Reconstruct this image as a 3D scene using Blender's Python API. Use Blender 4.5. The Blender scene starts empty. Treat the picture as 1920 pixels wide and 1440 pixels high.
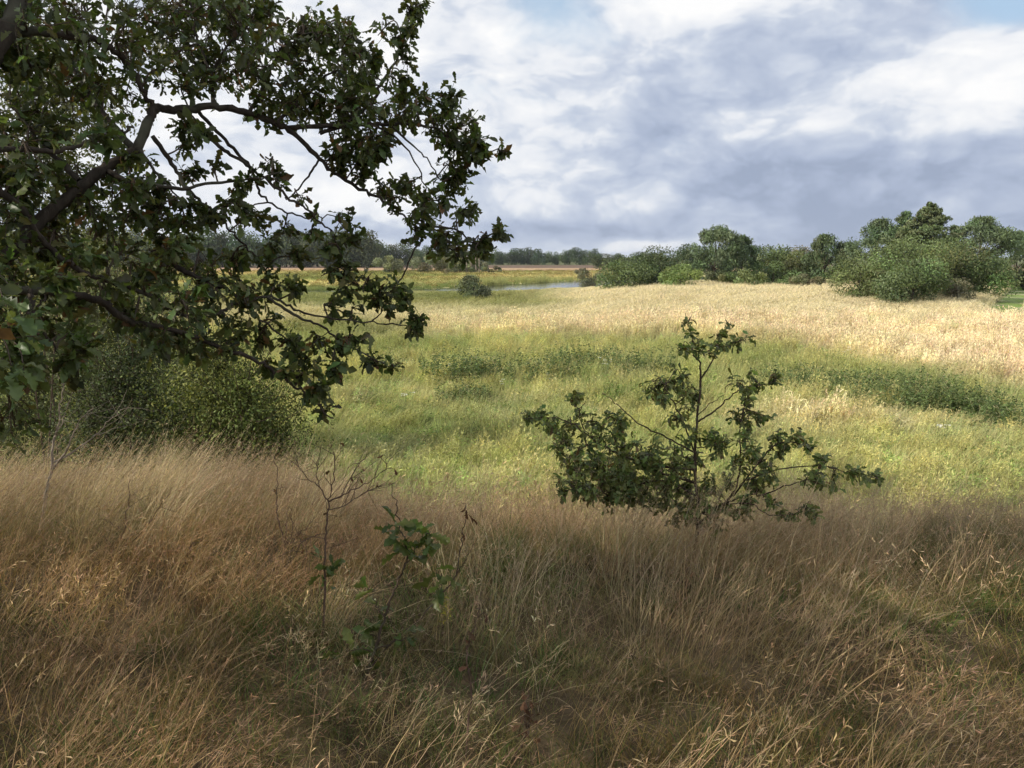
import bpy, math, random
import numpy as np
from mathutils import Matrix, Vector

rng = np.random.default_rng(7)
random.seed(7)
D2R = math.radians
scene = bpy.context.scene
COL = scene.collection

# ------------------------------------------------------------------ camera
PITCH = D2R(9.4)
FPX = 1440.0                      # focal length in pixels of the 1920 wide frame
EYE = np.array([0.0, 0.0, 1.7])
cam_d = bpy.data.cameras.new('camera')
cam_d.sensor_width = 36.0
cam_d.lens = 27.0
cam_d.clip_start = 0.05
cam_d.clip_end = 20000.0
cam = bpy.data.objects.new('camera', cam_d)
cam.location = EYE
cam.rotation_euler = (math.pi / 2 - PITCH, 0, 0)
COL.objects.link(cam)
scene.camera = cam

# ------------------------------------------------------------------ sun and sky
SUN_EL = D2R(27)
SUN_AZ = D2R(-107)                # measured from +Y towards +X: the sun stands to the left, a little behind
sun_dir = Vector((math.sin(SUN_AZ) * math.cos(SUN_EL), math.cos(SUN_AZ) * math.cos(SUN_EL), math.sin(SUN_EL)))
sl = bpy.data.lights.new('sun', 'SUN')
sl.energy = 4.6
sl.angle = D2R(0.55)
sl.color = (1.0, 0.92, 0.79)
so = bpy.data.objects.new('sun', sl)
so.rotation_euler = (-sun_dir).to_track_quat('-Z', 'Y').to_euler()
COL.objects.link(so)

vs = scene.view_settings
vs.view_transform = 'Standard'
vs.look = 'None'
vs.gamma = 1.0
vs.exposure = 0.0
vs.use_curve_mapping = False
cy = scene.cycles
cy.max_bounces = 4
cy.diffuse_bounces = 2
cy.glossy_bounces = 2
cy.transmission_bounces = 2
cy.transparent_max_bounces = 4
cy.volume_bounces = 0
cy.caustics_reflective = False
cy.caustics_refractive = False
cy.use_denoising = True
cy.use_adaptive_sampling = True
cy.adaptive_threshold = 0.03
cy.adaptive_min_samples = 24


class NT:
    """small helper to write node trees as expressions"""
    def __init__(s, tree):
        s.t = tree; s.N = tree.nodes; s.L = tree.links

    def new(s, kind, **kw):
        n = s.N.new(kind)
        for k, v in kw.items():
            setattr(n, k, v)
        return n

    def put(s, sock, v):
        if hasattr(v, 'is_output'):
            s.L.new(v, sock)
        elif v is not None:
            sock.default_value = v

    def m(s, op, a, b=None, c=None, clamp=False):
        n = s.new('ShaderNodeMath', operation=op)
        n.use_clamp = clamp
        s.put(n.inputs[0], a)
        if b is not None: s.put(n.inputs[1], b)
        if c is not None: s.put(n.inputs[2], c)
        return n.outputs[0]

    def vm(s, op, a, b=None):
        n = s.new('ShaderNodeVectorMath', operation=op)
        s.put(n.inputs[0], a)
        if b is not None: s.put(n.inputs[1], b)
        return n.outputs[0]

    def xyz(s, x, y, z):
        n = s.new('ShaderNodeCombineXYZ')
        s.put(n.inputs[0], x); s.put(n.inputs[1], y); s.put(n.inputs[2], z)
        return n.outputs[0]

    def sep(s, v):
        n = s.new('ShaderNodeSeparateXYZ'); s.put(n.inputs[0], v)
        return n.outputs

    def noise(s, vec, scale, detail=4.0, rough=0.5, dist=0.0, out=0):
        n = s.new('ShaderNodeTexNoise')
        if vec is not None: s.put(n.inputs['Vector'], vec)
        n.inputs['Scale'].default_value = scale
        n.inputs['Detail'].default_value = detail
        n.inputs['Roughness'].default_value = rough
        n.inputs['Distortion'].default_value = dist
        return n.outputs[out]

    def ramp(s, fac, stops, interp='LINEAR'):
        n = s.new('ShaderNodeValToRGB')
        cr = n.color_ramp; cr.interpolation = interp
        while len(cr.elements) < len(stops): cr.elements.new(0.5)
        for e, (p, c) in zip(cr.elements, stops):
            e.position = p; e.color = tuple(c) + ((1,) if len(c) == 3 else ())
        s.put(n.inputs[0], fac)
        return n.outputs[0]

    def mix(s, fac, a, b, blend='MIX'):
        n = s.new('ShaderNodeMix', data_type='RGBA', blend_type=blend)
        s.put(n.inputs[0], fac)
        for i, v in ((6, a), (7, b)):
            if isinstance(v, tuple) and len(v) == 3: v = v + (1,)
            s.put(n.inputs[i], v)
        return n.outputs[2]

    def maprange(s, v, a, b, c=0.0, d=1.0, smooth=False):
        n = s.new('ShaderNodeMapRange')
        if smooth: n.interpolation_type = 'SMOOTHSTEP'
        s.put(n.inputs[0], v)
        for i, q in enumerate((a, b, c, d)): n.inputs[i + 1].default_value = q
        return n.outputs[0]


def build_world():
    w = bpy.data.worlds.new('World')
    scene.world = w
    w.use_nodes = True
    t = NT(w.node_tree)
    t.N.clear()
    out = t.new('ShaderNodeOutputWorld')
    bg = t.new('ShaderNodeBackground')
    t.L.new(bg.outputs[0], out.inputs[0])
    sky = t.new('ShaderNodeTexSky', sky_type='NISHITA')
    sky.sun_disc = False
    sky.sun_elevation = SUN_EL
    sky.sun_rotation = SUN_AZ
    sky.air_density = 1.0
    sky.dust_density = 1.5
    skyc = t.vm('MULTIPLY', sky.outputs[0], (0.11, 0.11, 0.11))
    d = t.vm('NORMALIZE', t.new('ShaderNodeTexCoord').outputs['Generated'])
    x, y, z = t.sep(d)
    R = 180 / math.pi
    az = t.m('MULTIPLY', t.m('ARCTAN2', x, y), R)
    el = t.m('MULTIPLY', t.m('ARCSINE', z), R)
    # cloud layer seen in perspective: coordinates on a high sheet
    zz = t.m('ADD', t.m('MAXIMUM', z, 0.0), 0.10)
    p = t.xyz(t.m('DIVIDE', x, zz), t.m('DIVIDE', y, zz), 0.0)
    # billows keep their shape in direction space, flattened
    q = t.xyz(t.m('MULTIPLY', az, 0.105), t.m('MULTIPLY', el, 0.19), t.m('MULTIPLY', z, 0.6))
    wv = t.noise(q, 1.1, 3.0, 0.5, 0.0, out=1)
    wv = t.vm('SUBTRACT', wv, (0.5, 0.5, 0.5))
    qs = t.vm('ADD', q, t.vm('MULTIPLY', wv, (0.55, 0.5, 0.3)))
    n1 = t.noise(qs, 1.05, 7.0, 0.55, 0.0)
    qsun = t.vm('ADD', qs, (-0.13, 0.16, 0.0))
    n2 = t.noise(qsun, 1.05, 4.0, 0.52, 0.0)
    sheet = t.noise(p, 0.9, 3.0, 0.55, 0.0)
    fine = t.noise(qs, 4.2, 4.0, 0.60, 0.0)
    vo = t.new('ShaderNodeTexVoronoi', feature='F1')
    t.put(vo.inputs['Vector'], t.vm('ADD', qs, t.vm('MULTIPLY', t.vm('SUBTRACT', t.noise(qs, 5.0, 3.0, 0.55, 0.0, out=1), (0.5, 0.5, 0.5)), (0.30, 0.30, 0.0))))
    vo.inputs['Scale'].default_value = 1.9
    vo.inputs['Detail'].default_value = 2.0
    vo.inputs['Roughness'].default_value = 0.5
    puff = vo.outputs['Distance']
    # warped angles for the large masses
    wx, wy, wz = t.sep(wv)
    azw = t.m('ADD', az, t.m('MULTIPLY', wx, 9.0))
    elw = t.m('ADD', el, t.m('MULTIPLY', wy, 4.0))

    def blob(a0, e0, sx, sy):
        u = t.m('DIVIDE', t.m('SUBTRACT', azw, a0), sx)
        v = t.m('DIVIDE', t.m('SUBTRACT', elw, e0), sy)
        r2 = t.m('ADD', t.m('MULTIPLY', u, u), t.m('MULTIPLY', v, v))
        return t.m('POWER', 2.71828, t.m('MULTIPLY', r2, -1.0))

    masses = [(27, 4.8, 18, 3.0, -0.52), (15, 6.8, 9, 2.2, -0.20), (31, 17.4, 10, 3.0, -0.54), (11.5, 12.8, 5, 2.2, -0.24), (20, 13.6, 6, 2.2, -0.30), (8, 9.5, 6, 1.2, -0.10),
              (16, 18.2, 6, 2.8, 0.60), (29.5, 9.8, 6.5, 2.0, 0.40), (31, 12.2, 5, 1.2, 0.26), (24, 7.9, 4, 1.0, 0.16), (27, 1.4, 17, 1.6, -0.36), (6, 2.2, 12, 0.8, -0.26),
              (-13, 1.9, 12, 1.1, -0.36), (10, 0.9, 3.4, 0.6, 0.40), (3, 3.6, 7, 1.2, 0.12), (-4, 13, 13, 6, 0.16), (-14, 4.4, 9, 1.2, 0.20), (-30, 12, 16, 8, 0.12)]
    B = 0.765
    for a0, e0, sx, sy, k in masses:
        B = t.m('ADD', t.m('MULTIPLY', blob(a0, e0, sx, sy), k), B)
    B = t.m('ADD', B, t.m('MULTIPLY', t.m('SUBTRACT', n1, 0.5), 0.58))
    B = t.m('ADD', B, t.m('MULTIPLY', t.m('SUBTRACT', n1, n2), 1.05))
    B = t.m('ADD', B, t.m('MULTIPLY', t.m('SUBTRACT', fine, 0.5), 0.12))
    B = t.m('ADD', B, t.m('MULTIPLY', t.m('SUBTRACT', 0.50, puff), 0.40))
    cloud = t.ramp(B, [(0.0, (0.35, 0.415, 0.555)), (0.20, (0.435, 0.505, 0.655)), (0.42, (0.55, 0.615, 0.745)), (0.55, (0.66, 0.715, 0.815)), (0.67, (0.82, 0.85, 0.905)), (0.98, (1.0, 1.0, 1.0))])
    # gaps in the cloud
    gap = t.m('ADD', t.m('MULTIPLY', blob(2.6, 16.5, 4.0, 3.0), 0.42), t.m('MULTIPLY', blob(33, 14.6, 6.0, 1.4), 0.58))
    gap = t.m('ADD', gap, t.m('MULTIPLY', blob(-1, 10, 6, 2), 0.10))
    cov = t.m('SUBTRACT', t.m('ADD', t.m('MULTIPLY', n1, 0.9), 0.28), gap)
    cov = t.m('ADD', cov, t.m('MULTIPLY', t.m('SUBTRACT', sheet, 0.5), 0.5))
    cov = t.maprange(cov, 0.16, 0.62, 0.0, 1.0, True)
    blue = t.mix(0.62, skyc, (0.56, 0.76, 0.98))
    c = t.mix(cov, blue, cloud)
    # thin veil of air near the horizon
    hz = t.m('POWER', t.m('SUBTRACT', 1.0, t.m('MINIMUM', t.m('ABSOLUTE', z), 1.0)), 26.0)
    c = t.mix(t.m('MULTIPLY', hz, 0.16), c, (0.60, 0.66, 0.78))
    t.L.new(c, bg.inputs[0])
    bg.inputs[1].default_value = 1.0
    w.cycles.sampling_method = 'MANUAL'
    w.cycles.sample_map_resolution = 256


build_world()


# ------------------------------------------------------------------ general helpers
def pix(x, y, d):
    """world point seen at pixel (x, y) of the 1920x1440 frame, d metres in front of the camera"""
    u = (np.asarray(x, float) - 960) / FPX
    v = (720 - np.asarray(y, float)) / FPX
    d = np.asarray(d, float)
    cp, sp = math.cos(PITCH), math.sin(PITCH)
    return np.stack([d * u, d * (cp + v * sp), EYE[2] + d * (-sp + v * cp)], -1)


def depth_at(wy, y=482):
    """camera depth of a point at ground distance wy seen near pixel row y"""
    v = (720 - y) / FPX
    return wy / (math.cos(PITCH) + v * math.sin(PITCH))


def sm(a, b, t):
    t = np.clip((t - a) / (b - a), 0, 1)
    return t * t * (3 - 2 * t)


def hash2(ix, iy, seed):
    h = (ix.astype(np.int64) * 374761393 + iy.astype(np.int64) * 668265263 + seed * 1442695041) & 0xFFFFFFFF
    h = ((h ^ (h >> 13)) * 1274126177) & 0xFFFFFFFF
    return ((h ^ (h >> 16)) & 0xFFFFFF) / float(0xFFFFFF)


def vnoise(x, y, seed=0):
    x = np.asarray(x, float); y = np.asarray(y, float)
    ix = np.floor(x); iy = np.floor(y)
    fx = x - ix; fy = y - iy
    fx = fx * fx * (3 - 2 * fx); fy = fy * fy * (3 - 2 * fy)
    a = hash2(ix, iy, seed); b = hash2(ix + 1, iy, seed); c = hash2(ix, iy + 1, seed); d = hash2(ix + 1, iy + 1, seed)
    return (a * (1 - fx) + b * fx) * (1 - fy) + (c * (1 - fx) + d * fx) * fy


def fbm(x, y, seed=0, oct=4):
    s = 0; a = 0.5; n = 0
    for i in range(oct):
        s = s + a * vnoise(np.asarray(x) * 2 ** i, np.asarray(y) * 2 ** i, seed + i * 17); n += a; a *= 0.55
    return s / n


class Geo:
    def __init__(s):
        s.v = []; s.f3 = []; s.f4 = []; s.c = []; s.n = 0

    def add(s, V, F4=None, F3=None, C=(1, 1, 1)):
        V = np.asarray(V, float).reshape(-1, 3)
        s.v.append(V)
        C = np.asarray(C, float)
        s.c.append(np.broadcast_to(C, V.shape) if C.ndim == 1 else C.reshape(-1, 3))
        if F4 is not None and len(F4): s.f4.append(np.asarray(F4) + s.n)
        if F3 is not None and len(F3): s.f3.append(np.asarray(F3) + s.n)
        s.n += len(V)
        return s

    def mesh(s, name, mat, smooth=False):
        me = bpy.data.meshes.new(name)
        V = np.concatenate(s.v) if s.v else np.zeros((0, 3))
        f4 = np.concatenate(s.f4) if s.f4 else np.zeros((0, 4), int)
        f3 = np.concatenate(s.f3) if s.f3 else np.zeros((0, 3), int)
        me.vertices.add(len(V))
        me.vertices.foreach_set('co', V.astype(np.float32).ravel())
        nl = len(f4) * 4 + len(f3) * 3
        me.loops.add(nl)
        me.loops.foreach_set('vertex_index', np.concatenate([f4.ravel(), f3.ravel()]).astype(np.int32))
        me.polygons.add(len(f4) + len(f3))
        starts = np.concatenate([np.arange(len(f4)) * 4, len(f4) * 4 + np.arange(len(f3)) * 3])
        me.polygons.foreach_set('loop_start', starts.astype(np.int32))
        if smooth:
            me.polygons.foreach_set('use_smooth', np.ones(len(starts), bool))
        me.update(calc_edges=True)
        at = me.attributes.new('bcol', 'FLOAT_COLOR', 'POINT')
        C = np.concatenate(s.c) if s.c else np.zeros((0, 3))
        at.data.foreach_set('color', np.concatenate([C, np.ones((len(C), 1))], 1).astype(np.float32).ravel())
        if mat: me.materials.append(mat)
        return me

    def obj(s, name, mat, parent=None, smooth=False, world=True):
        o = bpy.data.objects.new(name, s.mesh(name, mat, smooth))
        COL.objects.link(o)
        if parent is not None: attach(o, parent, world)
        if parent is not None and name in ('crown', 'twigs', 'leaves', 'flower_stalks', 'withered_leaves', 'blossom'): o['kind'] = 'stuff'
        return o


def attach(o, parent, world=True):
    o.parent = parent
    if world:                       # geometry given in world coordinates under a translated empty
        o.matrix_parent_inverse = Matrix.Translation(-Vector(parent.location))


def thing(name, label, cat, loc=(0, 0, 0), rz=0.0, group=None, scale=1.0):
    o = bpy.data.objects.new(name, None)
    COL.objects.link(o)
    o.location = loc
    o.rotation_euler = (0, 0, rz)
    o.scale = (scale,) * 3
    o.empty_display_size = 0.2
    return tag(o, label, cat, group)


def tag(o, label=None, cat=None, group=None, kind=None):
    if label: o['label'] = label
    if cat: o['category'] = cat
    if group: o['group'] = group
    if kind: o['kind'] = kind
    return o


def copy_thing(root, loc, rz, scale, label=None):
    r = root.copy(); COL.objects.link(r)
    r.location = loc; r.rotation_euler = (0, 0, rz); r.scale = scale
    if label: r['label'] = label
    for ch in root.children:
        c = ch.copy(); COL.objects.link(c); c.parent = r
    return r


def smooth_path(P, n):
    """Catmull-Rom through the control points, n samples for each span"""
    P = np.asarray(P, float)
    if len(P) == 2:
        t = np.linspace(0, 1, n + 1)[:, None]
        return P[0] * (1 - t) + P[1] * t
    Q = np.concatenate([[2 * P[0] - P[1]], P, [2 * P[-1] - P[-2]]])
    out = []
    for i in range(1, len(Q) - 2):
        a, b, c, d = Q[i - 1:i + 3]
        for k in range(n):
            t = k / n
            out.append(0.5 * (2 * b + (c - a) * t + (2 * a - 5 * b + 4 * c - d) * t * t + (3 * b - 3 * c + d - a) * t ** 3))
    out.append(Q[-2])
    return np.array(out)


def tube(geo, P, r, sides=6, C=(1, 1, 1), knob=0.0):
    P = np.asarray(P, float); n = len(P)
    r = np.broadcast_to(np.asarray(r, float), (n,)).copy()
    if knob: r *= 1 + knob * (rng.random(n) - 0.4)
    T = np.gradient(P, axis=0)
    T /= np.linalg.norm(T, axis=1)[:, None] + 1e-9
    ref = np.array([0.31, 0.17, 0.93])
    A = np.cross(T, ref); A /= np.linalg.norm(A, axis=1)[:, None] + 1e-9
    B = np.cross(T, A)
    ang = np.arange(sides) * 2 * math.pi / sides
    V = P[:, None] + r[:, None, None] * (A[:, None] * np.cos(ang)[None, :, None] + B[:, None] * np.sin(ang)[None, :, None])
    i = np.arange(n - 1)[:, None] * sides; j = np.arange(sides)[None]; j2 = (j + 1) % sides
    F = np.stack([i + j, i + j2, i + sides + j2, i + sides + j], -1).reshape(-1, 4)
    geo.add(V.reshape(-1, 3), F, None, C)


def norm(v):
    return v / (np.linalg.norm(v, axis=-1, keepdims=True) + 1e-9)


# ------------------------------------------------------------------ materials
def new_mat(name):
    m = bpy.data.materials.new(name)
    m.use_nodes = True
    t = NT(m.node_tree); t.N.clear()
    out = t.new('ShaderNodeOutputMaterial')
    return m, t, out


def plant_mat(name, instanced=False, transl=0.3, rough=0.6, spec=0.25, objvar=0.0, grain=0.25, gscale=40):
    """leaf or blade: colour from the mesh, varied for each instance, with some light passing through"""
    m, t, out = new_mat(name)
    a = t.new('ShaderNodeAttribute'); a.attribute_name = 'bcol'
    c = a.outputs['Color']
    if instanced:
        b = t.new('ShaderNodeAttribute'); b.attribute_type = 'INSTANCER'; b.attribute_name = 'col'
        c = t.mix(1.0, c, b.outputs['Color'], 'MULTIPLY')
    if objvar:
        oi = t.new('ShaderNodeObjectInfo')
        hs = t.new('ShaderNodeHueSaturation')
        t.put(hs.inputs['Hue'], t.maprange(oi.outputs['Random'], 0, 1, 0.5 - 0.03 * objvar, 0.5 + 0.03 * objvar))
        t.put(hs.inputs['Value'], t.maprange(t.m('FRACT', t.m('MULTIPLY', oi.outputs['Random'], 7.3)), 0, 1, 1 - 0.35 * objvar, 1 + 0.35 * objvar))
        t.put(hs.inputs['Color'], c)
        c = hs.outputs[0]
    if grain:
        g = t.new('ShaderNodeNewGeometry')
        nn = t.noise(g.outputs['Position'], gscale, 2.0)
        k = t.maprange(nn, 0.25, 0.75, 1 - grain, 1 + grain)
        c = t.mix(1.0, c, t.xyz(k, k, k), 'MULTIPLY')
    p = t.new('ShaderNodeBsdfPrincipled')
    t.put(p.inputs['Base Color'], c)
    p.inputs['Roughness'].default_value = rough
    p.inputs['Specular IOR Level'].default_value = spec
    sh = p.outputs[0]
    if transl:
        tr = t.new('ShaderNodeBsdfTranslucent')
        t.put(tr.inputs[0], t.mix(1.0, c, (1.05, 1.1, 0.6), 'MULTIPLY'))
        mx = t.new('ShaderNodeMixShader'); mx.inputs[0].default_value = transl
        t.L.new(sh, mx.inputs[1]); t.L.new(tr.outputs[0], mx.inputs[2])
        sh = mx.outputs[0]
    t.L.new(sh, out.inputs[0])
    return m


def bark_mat(name, dark, light, scale=18):
    m, t, out = new_mat(name)
    tc = t.new('ShaderNodeTexCoord').outputs['Object']
    v = t.vm('MULTIPLY', tc, (1.0, 1.0, 0.35))
    n = t.noise(v, scale, 6.0, 0.65, 0.6)
    n2 = t.noise(tc, scale * 0.2, 3.0)
    c = t.ramp(n, [(0.25, dark), (0.5, tuple((a + b) / 2 for a, b in zip(dark, light))), (0.75, light)])
    lich = t.ramp(n2, [(0.55, (0, 0, 0)), (0.7, (1, 1, 1))])
    c = t.mix(t.m('MULTIPLY', lich, 0.35), c, (0.16, 0.18, 0.12))
    p = t.new('ShaderNodeBsdfPrincipled')
    t.put(p.inputs['Base Color'], c)
    p.inputs['Roughness'].default_value = 0.9
    p.inputs['Specular IOR Level'].default_value = 0.15
    bp = t.new('ShaderNodeBump'); bp.inputs['Strength'].default_value = 0.7; bp.inputs['Distance'].default_value = 0.02
    t.put(bp.inputs['Height'], n); t.L.new(bp.outputs[0], p.inputs['Normal'])
    t.L.new(p.outputs[0], out.inputs[0])
    return m


M_grass = plant_mat('grass_blades', True, 0.25, 0.65, 0.15, grain=0.12, gscale=6)
M_neargrass = plant_mat('near_grass_blades', False, 0.25, 0.65, 0.15, grain=0.15, gscale=9)
M_oakleaf = plant_mat('oak_leaves', False, 0.42, 0.42, 0.4, objvar=1.0, grain=0.2, gscale=60)
M_leaf = plant_mat('shrub_leaves', False, 0.25, 0.6, 0.2, objvar=0.12, grain=0.2, gscale=2)
M_needle = plant_mat('pine_needles', False, 0.12, 0.7, 0.15, objvar=0.1, grain=0.2, gscale=2)
M_bark = bark_mat('oak_bark', (0.022, 0.018, 0.014), (0.085, 0.068, 0.052))
M_twig = bark_mat('twig_bark', (0.045, 0.032, 0.022), (0.13, 0.095, 0.065), 60)
M_paletwig = bark_mat('pale_dead_twig', (0.16, 0.12, 0.085), (0.42, 0.36, 0.29), 60)
M_redtwig = bark_mat('reddish_dead_twig', (0.075, 0.048, 0.034), (0.21, 0.14, 0.10), 60)
M_brown = plant_mat('dead_leaves', False, 0.1, 0.8, 0.1, grain=0.3)

# ------------------------------------------------------------------ terrain
_yt = np.linspace(0, 40, 801)


def _prof(a, b, smax):
    s = 0.03 + (smax - 0.03) * sm(a, b, _yt)
    return -np.concatenate([[0], np.cumsum((s[1:] + s[:-1]) / 2) * (_yt[1] - _yt[0])])


_PR = _prof(3.2, 6.5, 0.46)
_PL = _prof(4.0, 8.2, 0.46)
RIVER = np.array([(-330, 146), (-200, 141), (-120, 138), (-51, 138), (-31, 142), (-18, 147), (-11, 151), (-4, 156), (5, 167), (17, 186), (34, 212), (60, 240)], float)


def river_dist(x, y):
    best = np.full(np.broadcast(x, y).shape, 1e9)
    for (ax, ay), (bx, by) in zip(RIVER[:-1], RIVER[1:]):
        dx, dy = bx - ax, by - ay
        t = np.clip(((x - ax) * dx + (y - ay) * dy) / (dx * dx + dy * dy), 0, 1)
        best = np.minimum(best, np.hypot(x - ax - t * dx, y - ay - t * dy))
    return best


def river_half(x):
    return 3.2 + 7.0 * sm(-22, -2, x)


def height(x, y):
    x = np.asarray(x, float); y = np.asarray(y, float)
    rat = x / np.maximum(y, 1.0)
    k = sm(-0.42, -0.05, rat)
    yy = np.clip(y, 0, 40)
    near = np.interp(yy, _yt, _PL) * (1 - k) + np.interp(yy, _yt, _PR) * k
    near = near + (fbm(x * 0.9, y * 0.9, 3, 3) - 0.5) * 0.22 * sm(30, 8, y)
    floor = -4.3 + (fbm(x * 0.12, y * 0.12, 5, 3) - 0.5) * 0.9 * sm(110, 40, y) - 0.2 * sm(60, 120, y)
    hump = sm(0.02, 0.24, rat) * (sm(38, 97, y)) * sm(175, 112, y)
    floor = floor + 1.5 * hump
    far = sm(600, 1500, y) * 3.0
    d = near - floor
    h = np.clip(0.5 + 0.5 * d / 1.4, 0, 1)
    z = floor * (1 - h) + near * h + 1.4 * h * (1 - h) * 0.5
    z = np.where(y > 38, floor, z) + far
    rd = river_dist(x, y)
    z = z - 0.7 * sm(river_half(x) + 1.5, river_half(x) - 1.0, rd) * (y > 100)
    return z


def straw(x, y):
    """how far the sward at a place is ripe straw (1) or green (0)"""
    rat = x / np.maximum(y, 1)
    bound = np.interp(rat, [-0.7, -0.25, -0.08, 0.03, 0.22, 0.375, 0.51, 0.65], [66, 62, 58, 58, 56, 47, 43, 36])
    n = fbm(x * 0.07, y * 0.05, 11, 4)
    n2 = fbm(x * 0.35, y * 0.22, 21, 3)
    s = sm(-4, 4, (y - bound) + (n - 0.5) * 18)
    left = sm(0.10, -0.02, rat)
    s = s * (1 - left * sm(70, 92, y))
    s = s * (1 - left * 0.35)
    s = np.maximum(s, 0.60 * np.exp(-(((x - 10.8) / 3.6) ** 2 + ((y - 27.5) / 1.8) ** 2)) * (n2 > 0.3))
    s = np.maximum(s, 0.15 * sm(0.55, 0.75, n2) * (y < 60))
    s = s * (1 - 0.8 * np.exp(-(((x - 1.5) / 5.5) ** 2 + ((y - 88) / 5.0) ** 2)))
    s = s + (n2 - 0.5) * 0.30 * sm(0.0, 0.3, s + 0.1)
    return np.clip(s, 0, 1)


C_STRAW = np.array([0.675, 0.60, 0.405])
C_GREEN = np.array([0.25, 0.275, 0.105])
C_GREEN2 = np.array([0.37, 0.365, 0.155])


def sward_col(x, y):
    s = straw(x, y)[..., None]
    n = fbm(x * 0.16, y * 0.11, 31, 3)[..., None]
    n2 = fbm(x * 0.9, y * 0.5, 41, 2)[..., None]
    g = C_GREEN * (1 - sm(0.35, 0.65, n)) + C_GREEN2 * sm(0.35, 0.65, n)
    c = g * (1 - s) + C_STRAW * s
    n4 = fbm(x * 0.25, y * 0.12, 47, 2)[..., None]
    return c * ((0.8 + 0.4 * n2) * (1 - s) + (0.93 + 0.14 * n2) * s) * (0.88 + 0.24 * n4)


def ground_col(x, y):
    c = sward_col(x, y) * 0.75
    fg = np.array([0.13, 0.095, 0.055]) * (0.6 + 0.8 * fbm(x * 2, y * 2, 9, 3))[..., None]
    k = sm(10.5, 7.5, y)[..., None]
    c = c * (1 - k) + fg * k
    # marsh beyond the river
    n = fbm(x * 0.02, y * 0.035, 51, 4)[..., None]
    marsh = np.array([0.27, 0.31, 0.10]) * (1 - sm(0.3, 0.7, n)) + np.array([0.62, 0.55, 0.27]) * sm(0.3, 0.7, n)
    k = sm(120, 165, y)[..., None]
    c = c * (1 - k) + marsh * k
    # ripe and stubble fields far out
    k = (sm(300, 345, y + 40 * (fbm(x * 0.01, y * 0.01, 61, 2) - 0.5)))[..., None]
    ripe = np.array([0.50, 0.34, 0.20]) * (0.9 + 0.2 * fbm(x * 0.05, y * 0.02, 63, 2))[..., None]
    c = c * (1 - k) + ripe * k
    k = sm(425, 440, y)[..., None]
    c = c * (1 - k) + np.array([0.20, 0.14, 0.10]) * k
    k = sm(560, 620, y)[..., None]
    c = c * (1 - k) + np.array([0.16, 0.17, 0.08]) * k
    # mown green track at the right
    k = (sm(2.8, 2.2, np.abs(x - (42.2 + 0.694 * (y - 66)))) * sm(56, 62, y) * sm(125, 115, y))[..., None]
    c = c * (1 - k) + np.array([0.24, 0.34, 0.09]) * k
    return c


def track(x, y):
    return (np.abs(x - (42.2 + 0.694 * (y - 66))) < 3.4) & (y > 57) & (y < 120)


def ground():
    m, t, out = new_mat('earth_and_sward')
    a = t.new('ShaderNodeAttribute'); a.attribute_name = 'bcol'
    g = t.new('ShaderNodeNewGeometry').outputs['Position']
    n = t.noise(t.vm('MULTIPLY', g, (1, 0.5, 1)), 2.2, 8.0, 0.7, 0.5)
    n3 = t.noise(g, 22.0, 6.0, 0.7)
    c = t.mix(1.0, a.outputs['Color'], t.ramp(n, [(0.25, (0.6, 0.6, 0.6)), (0.75, (1.35, 1.35, 1.35))]), 'MULTIPLY')
    c = t.mix(1.0, c, t.ramp(n3, [(0.3, (0.6, 0.6, 0.6)), (0.7, (1.3, 1.3, 1.3))]), 'MULTIPLY')
    p = t.new('ShaderNodeBsdfPrincipled')
    t.put(p.inputs['Base Color'], c)
    p.inputs['Roughness'].default_value = 1.0
    p.inputs['Specular IOR Level'].default_value = 0.05
    bp = t.new('ShaderNodeBump'); bp.inputs['Strength'].default_value = 0.8; bp.inputs['Distance'].default_value = 0.12
    t.put(bp.inputs['Height'], n); t.L.new(bp.outputs[0], p.inputs['Normal'])
    t.L.new(p.outputs[0], out.inputs[0])
    ys = np.concatenate([np.linspace(-40, -0.5, 25), np.linspace(0, 20, 110), np.linspace(20.4, 60, 70),
                         np.linspace(61, 220, 125), 220 * (2600 / 220) ** (np.arange(1, 50) / 49)])
    u = np.linspace(-1, 1, 211)
    xs = 0.6 * np.sinh(u * 9.0)
    X, Y = np.meshgrid(xs, ys)
    Z = height(X, Y)
    V = np.stack([X, Y, Z], -1).reshape(-1, 3)
    nx, ny = len(xs), len(ys)
    i = np.arange(ny - 1)[:, None] * nx + np.arange(nx - 1)[None]
    F = np.stack([i, i + 1, i + nx + 1, i + nx], -1).reshape(-1, 4)
    G = Geo().add(V, F, None, ground_col(X, Y).reshape(-1, 3))
    return tag(G.obj('ground', m, smooth=True), kind='structure')


ground()


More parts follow.
